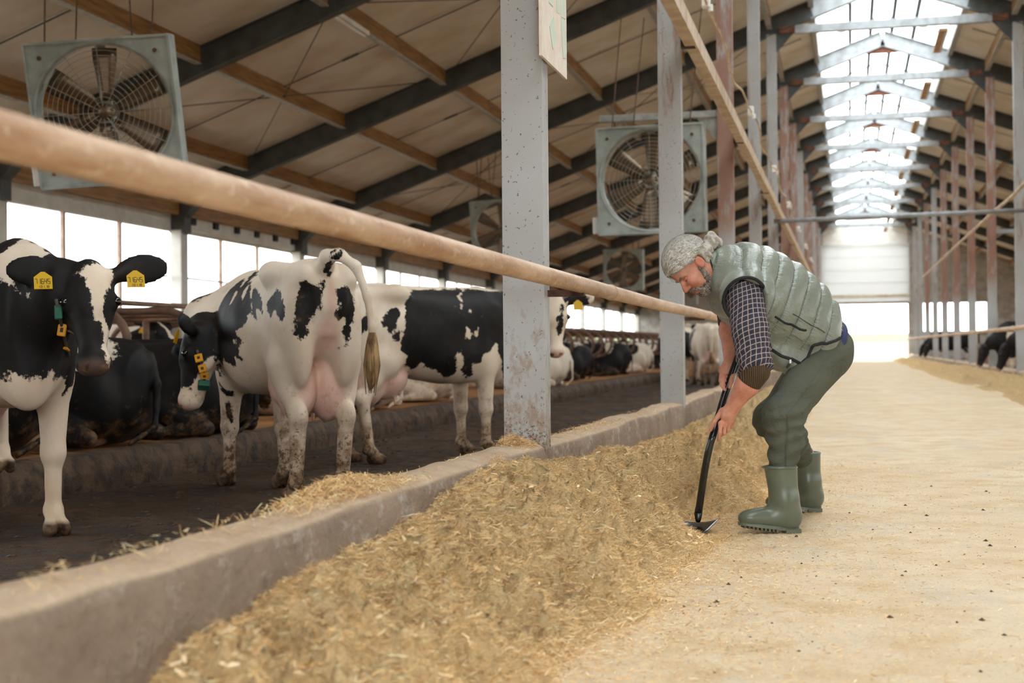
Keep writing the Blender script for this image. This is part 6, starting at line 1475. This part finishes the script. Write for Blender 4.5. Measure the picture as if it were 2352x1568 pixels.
def quilt_attr(V):
    w, q, _s = quilt(V); a = np.arctan2(q[:, 1], q[:, 2]); w = np.where(q[:, 2] < -.10, np.maximum(w, .3), w); return np.stack([w, q[:, 0], a*.25+.5, np.ones(len(V))], 1)
vest = sdf_obj('padded_vest', s, m_vest, man, 1, puff, dict(quilt=quilt_attr)); vest['label'] = 'sage green quilted vest'
vbv = None
from mathutils.bvhtree import BVHTree
vbv = BVHTree.FromPolygons([v.co for v in vest.data.vertices], [tuple(p_.vertices) for p_ in vest.data.polygons])
def on_vest(p_, off=.003):
    c_, n_, i_, d_ = vbv.find_nearest(Vector(p_)); return c_+n_*off
def piping(name, pts, r, mat, n=28, parent=vest):
    P_ = [Vector(p_) for p_ in pts]; out = []
    for i in range(n+1):
        t_ = i/n*(len(P_)-1); k_ = min(int(t_), len(P_)-2); f_ = t_-k_; out.append(on_vest(P_[k_].lerp(P_[k_+1], f_)))
    return MB().tube(out, r, 8).build(name, mat, parent, True)
for sd, sg in (('L', -1), ('R', 1)):
    a = jv('sh'+sd); ring = []
    for i in range(49):
        t_ = 2*math.pi*i/48; ct, st = math.cos(t_), math.sin(t_); ring.append(a+np.array((-.003+.103*ct, sg*(.058-.035*abs(ct)**2+.01*st), -.018+.108*st)))
    MB().tube(ring, .0085, 8, cap=False).build('armhole_binding', m_blackcloth, vest, True)
piping('pocket_zip', [J['pz0'], J['pz1'], J['pz2']], .0055, m_blackcloth)
m_seamthread = Mat('dark_green_seam', srgb(60, 68, 60), .8).m  # dark green of the thin seam piping on the vest
piping('side_seam', [J['ss0'], J['ss1'], J['ss2']], .0022, m_seamthread); piping('panel_seam', [J['st0'], J['st1']], .0022, m_seamthread)
piping('hem_binding', [J['hemA'], J['hemB'], J['hemC'], J['hemD']], .0075, m_blackcloth)
pz = np.array(on_vest(jv('hemA')*.35+jv('hemB')*.65, .008))+np.array((0, -.004, -.012)); z_ = MB().box(tuple(pz), (.010, .004, .018)).build('zip_pull', m_metal, vest, bevel=.001); MB().box(tuple(pz+np.array((-.012, 0, -.022))), (.012, .005, .024), Matrix.Rotation(.6, 3, 'Y')).build('zip_tab', m_blackcloth, z_)
# shirt tail and navy waistband between vest and trousers
s = SDF(.006); wc = sa+SM@np.array((.635, 0, .045)); s.ell(tuple(wc), (.060, .165, .120), SM, k=.01); sdf_obj('shirt_tail', s, m_plaid, man, 1, None, dict(weave=lambda V: np.stack([V[:, 1]+.5, V[:, 2]+V[:, 0]*.5+.5, V[:, 0]*0, V[:, 0]*0+1], 1)))
s = SDF(.006); wc = sa+SM@np.array((.682, 0, .020)); s.ell(tuple(wc), (.045, .168, .128), SM, k=.01); sdf_obj('waistband', s, m_navy, man)
# --- trousers
s = SDF(.007); pc = jv('pelvis')
s.ell(tuple(pc+np.array((.012, 0, -.005))), (.118, .180, .135), Matrix.Rotation(.5, 3, 'Y'), k=.05); s.ell(tuple(pc+np.array((.010, -.075, -.01))), (.10, .10, .12), k=.06); s.ell(tuple(pc+np.array((.010, .075, -.01))), (.10, .10, .12), k=.06)
for sd in 'LR':
    hp_, kn, an = jv('hip'+sd), jv('knee'+sd), jv('bt'+sd); md = .55*kn+.45*an+np.array((.018, 0, 0))
    s.rc(tuple(hp_), tuple(kn), .124, .084, k=.06); s.ell(tuple(kn+np.array((-.006, 0, -.01))), (.084, .080, .095), k=.05); s.rc(tuple(kn), tuple(md), .084, .075, k=.05); s.rc(tuple(md), tuple(an+np.array((0, 0, -.04))), .075, .062, k=.05)
def wr_tr(V, F_):
    N = vnormals(V, F_); out = V.copy(); d = np.zeros(len(V))
    for sd in 'LR':
        kn, an, hp_ = jv('knee'+sd), jv('ank'+sd), jv('hip'+sd); t_ = np.exp(-(np.linalg.norm(V-(.75*kn+.25*an), axis=1)/.16)**2); ax_ = (an-kn)/np.linalg.norm(an-kn)
        dd = (V-kn)@ax_; d += t_*.009*np.sin(dd*95+V[:, 0]*28+np.sin(V[:, 1]*30)*1.6+2*vnoise(V, 9, 4))
        t2 = np.exp(-(np.linalg.norm(V-hp_, axis=1)/.15)**2); d += t2*.004*np.sin(V[:, 0]*50-V[:, 2]*65)
    return out+N*(d+.0045*vnoise(V, 11, 7))[:, None]
def seam_attr(V):
    pl_ = [jv('hipL')+np.array((-.01, -.12, -.02)), jv('kneeL')+np.array((.0, -.09, 0)), jv('ankL')+np.array((.01, -.08, .06))]; d = np.full(len(V), 9.)
    for a, b in zip(pl_, pl_[1:]): e = b-a; t_ = np.clip(((V-a)@e)/(e@e), 0, 1); q = (V-a-t_[:, None]*e); d = np.minimum(d, np.where(np.abs(q[:, 1]) < .08, np.abs(q[:, 0])*.9+np.abs(q[:, 2])*.3, 9))
    return np.stack([np.clip(1-d/.007, 0, 1), d*0, d*0, d*0+1], 1)
sdf_obj('trousers', s, m_trous, man, 1, wr_tr, dict(seam=seam_attr))
# --- rubber boots
def boot(name, ank, ztop, fdir, lean, toe_up=0.0):
    b = empty(name, (0, 0, 0), 0, man); b['label'] = 'olive green rubber boot'
    ax, ay = ank[0], ank[1]; f = Vector((fdir[0], fdir[1], 0)).normalized(); g = Vector((-f.y, f.x, 0)); g_ = np.array(g); fA = np.array(f)
    R_ = np.stack([fA, g_, np.array((0, 0, 1.0))], 1)
    def P_(x, y, z): return np.array((ax, ay, 0))+fA*x+g_*y+np.array((0, 0, z))
    s = SDF(.005); tp = np.array((ax+lean[0], ay+lean[1], ztop)); mid = P_(-.012, 0, .16)+np.array((lean[0]*.35, lean[1]*.35, 0))
    s.rc(tuple(P_(-.018, 0, .11)), tuple(mid), .064, .066, k=.03); s.rc(tuple(mid), tuple(tp+np.array((0, 0, .05))), .066, .083, k=.03)
    s.ell(P_(-.03, 0, .075), (.065, .050, .065), R_, k=.03); s.ell(P_(.06, 0, .070+toe_up*.3), (.095, .047, .052), R_, k=.04); s.ell(P_(.150, .004, .055+toe_up), (.070, .050, .040), R_, k=.03)
    s.fn(lambda P: (ztop-P[..., 2]), np.array(tp)-.3, np.array(tp)+.3, k=0, sub=True); s.fn(lambda P: P[..., 2]-(.022+toe_up*np.clip(((P-np.array((ax, ay, 0)))@fA)/.15, 0, 1.3)), np.array((ax, ay, 0))-.4, np.array((ax, ay, .1))+.4, k=0, sub=True)
    s.rc(tuple(.35*mid+.65*tp), tuple(tp+np.array((0, 0, .06))), .060, .073, k=0, sub=True)
    sdf_obj('upper', s, m_boot, b)
    ring = [tuple(tp+np.array((.0815*math.cos(t_), .0815*math.sin(t_), -.008))) for t_ in np.linspace(0, 2*math.pi, 41)]; MB().tube(ring, .0042, 8, cap=False).build('top_band', m_boot, b, True)
    # sole with lugs and heel block
    out = []
    for t_ in np.linspace(0, 2*math.pi, 40, endpoint=False):
        x = .070+.150*math.cos(t_); w = .047 if x > .05 else .040; w = w*(1-.12*math.exp(-((x-.03)/.05)**2)); y = w*math.copysign(abs(math.sin(t_))**.75, math.sin(t_)); out.append((x, y))
    lift = lambda x: toe_up*min(max(x/.15, 0), 1.3)
    vs = [P_(x, y, .030+lift(x)) for x, y in out]+[P_(x*.99, y*1.02, .014+lift(x)) for x, y in out]; n_ = len(out)
    so = MB().add(vs, [tuple(range(n_)), tuple(range(2*n_-1, n_-1, -1))]+[(i, n_+i, n_+(i+1) % n_, (i+1) % n_) for i in range(n_)]).build('sole', m_boot, b)
    MB().add([P_(x, y, z) for z in (.0, .022) for x, y in ((-.082, -.034), (-.005, -.04), (-.005, .04), (-.082, .034))], [(3, 2, 1, 0), (4, 5, 6, 7), (0, 1, 5, 4), (1, 2, 6, 5), (2, 3, 7, 6), (3, 0, 4, 7)]).build('heel', m_boot, so, bevel=.004)
    for i in range(9):
        x = .035+i*.019; w = .047*math.sqrt(max(.05, 1-((x-.07)/.15)**2)); MB().add([P_(xx, yy, zz+lift(xx)) for zz in (.002, .016) for xx, yy in ((x, -w), (x+.010, -w), (x+.010, w), (x, w))], [(3, 2, 1, 0), (4, 5, 6, 7), (0, 1, 5, 4), (1, 2, 6, 5), (2, 3, 7, 6), (3, 0, 4, 7)]).build('lug', m_sole, so)
    return b
aL, aR = jv('ankL'), jv('ankR')
boot('rubber_boot', aL+np.array((.012, 0, 0)), .322, (-1, -.12), (-.012, 0), .022)
boot('rubber_boot', aR, .325, (-1, .1), (-.004, .0), .0)
# ------------------------------------------------------------------ shovel held in both hands
sh = empty('shovel', MAN_LOC, MAN_ROT); tag(sh, 'black metal shovel with bent handle pushed into the feed', 'shovel')
hh = [Vector(J['h%d' % i]) for i in range(6)]
path = []
for i in range(len(hh)-1):
    p0 = hh[max(i-1, 0)]; p1 = hh[i]; p2 = hh[i+1]; p3 = hh[min(i+2, len(hh)-1)]
    for t_ in np.linspace(0, 1, 8, endpoint=False): path.append(.5*((2*p1)+(p2-p0)*t_+(2*p0-5*p1+4*p2-p3)*t_*t_+(3*p1-p0-3*p2+p3)*t_**3))
path.append(hh[-1]); MB().tube(path, .0175, 16).build('handle', m_shovel, sh, True)
MB().tube([hh[-1]+Vector((.004, 0, .03)), hh[-1], hh[-1]+Vector((-.005, -.03, -.03))], [.0185, .02, .012], 14).build('socket', m_shovel, sh, True)
A_, B_, C_, D_ = (Vector(J[k_]) for k_ in ('bA', 'bB', 'bC', 'bD')); n = 8; vs, fs = [], []
for i in range(n+1):
    for j in range(n+1):
        u, v = i/n, j/n; p_ = A_.lerp(B_, u).lerp(D_.lerp(C_, u), v); p_ += Vector((0, 0, -.018*math.sin(math.pi*u)*(1-.3*v)+.02*max(0, abs(2*u-1)-.75))); vs.append(p_)
for i in range(n):
    for j in range(n): fs.append((i*(n+1)+j, i*(n+1)+j+1, (i+1)*(n+1)+j+1, (i+1)*(n+1)+j))
o = MB().add(vs, fs).build('blade', m_shovel, sh, True); md_ = o.modifiers.new('t', 'SOLIDIFY'); md_.thickness = .003
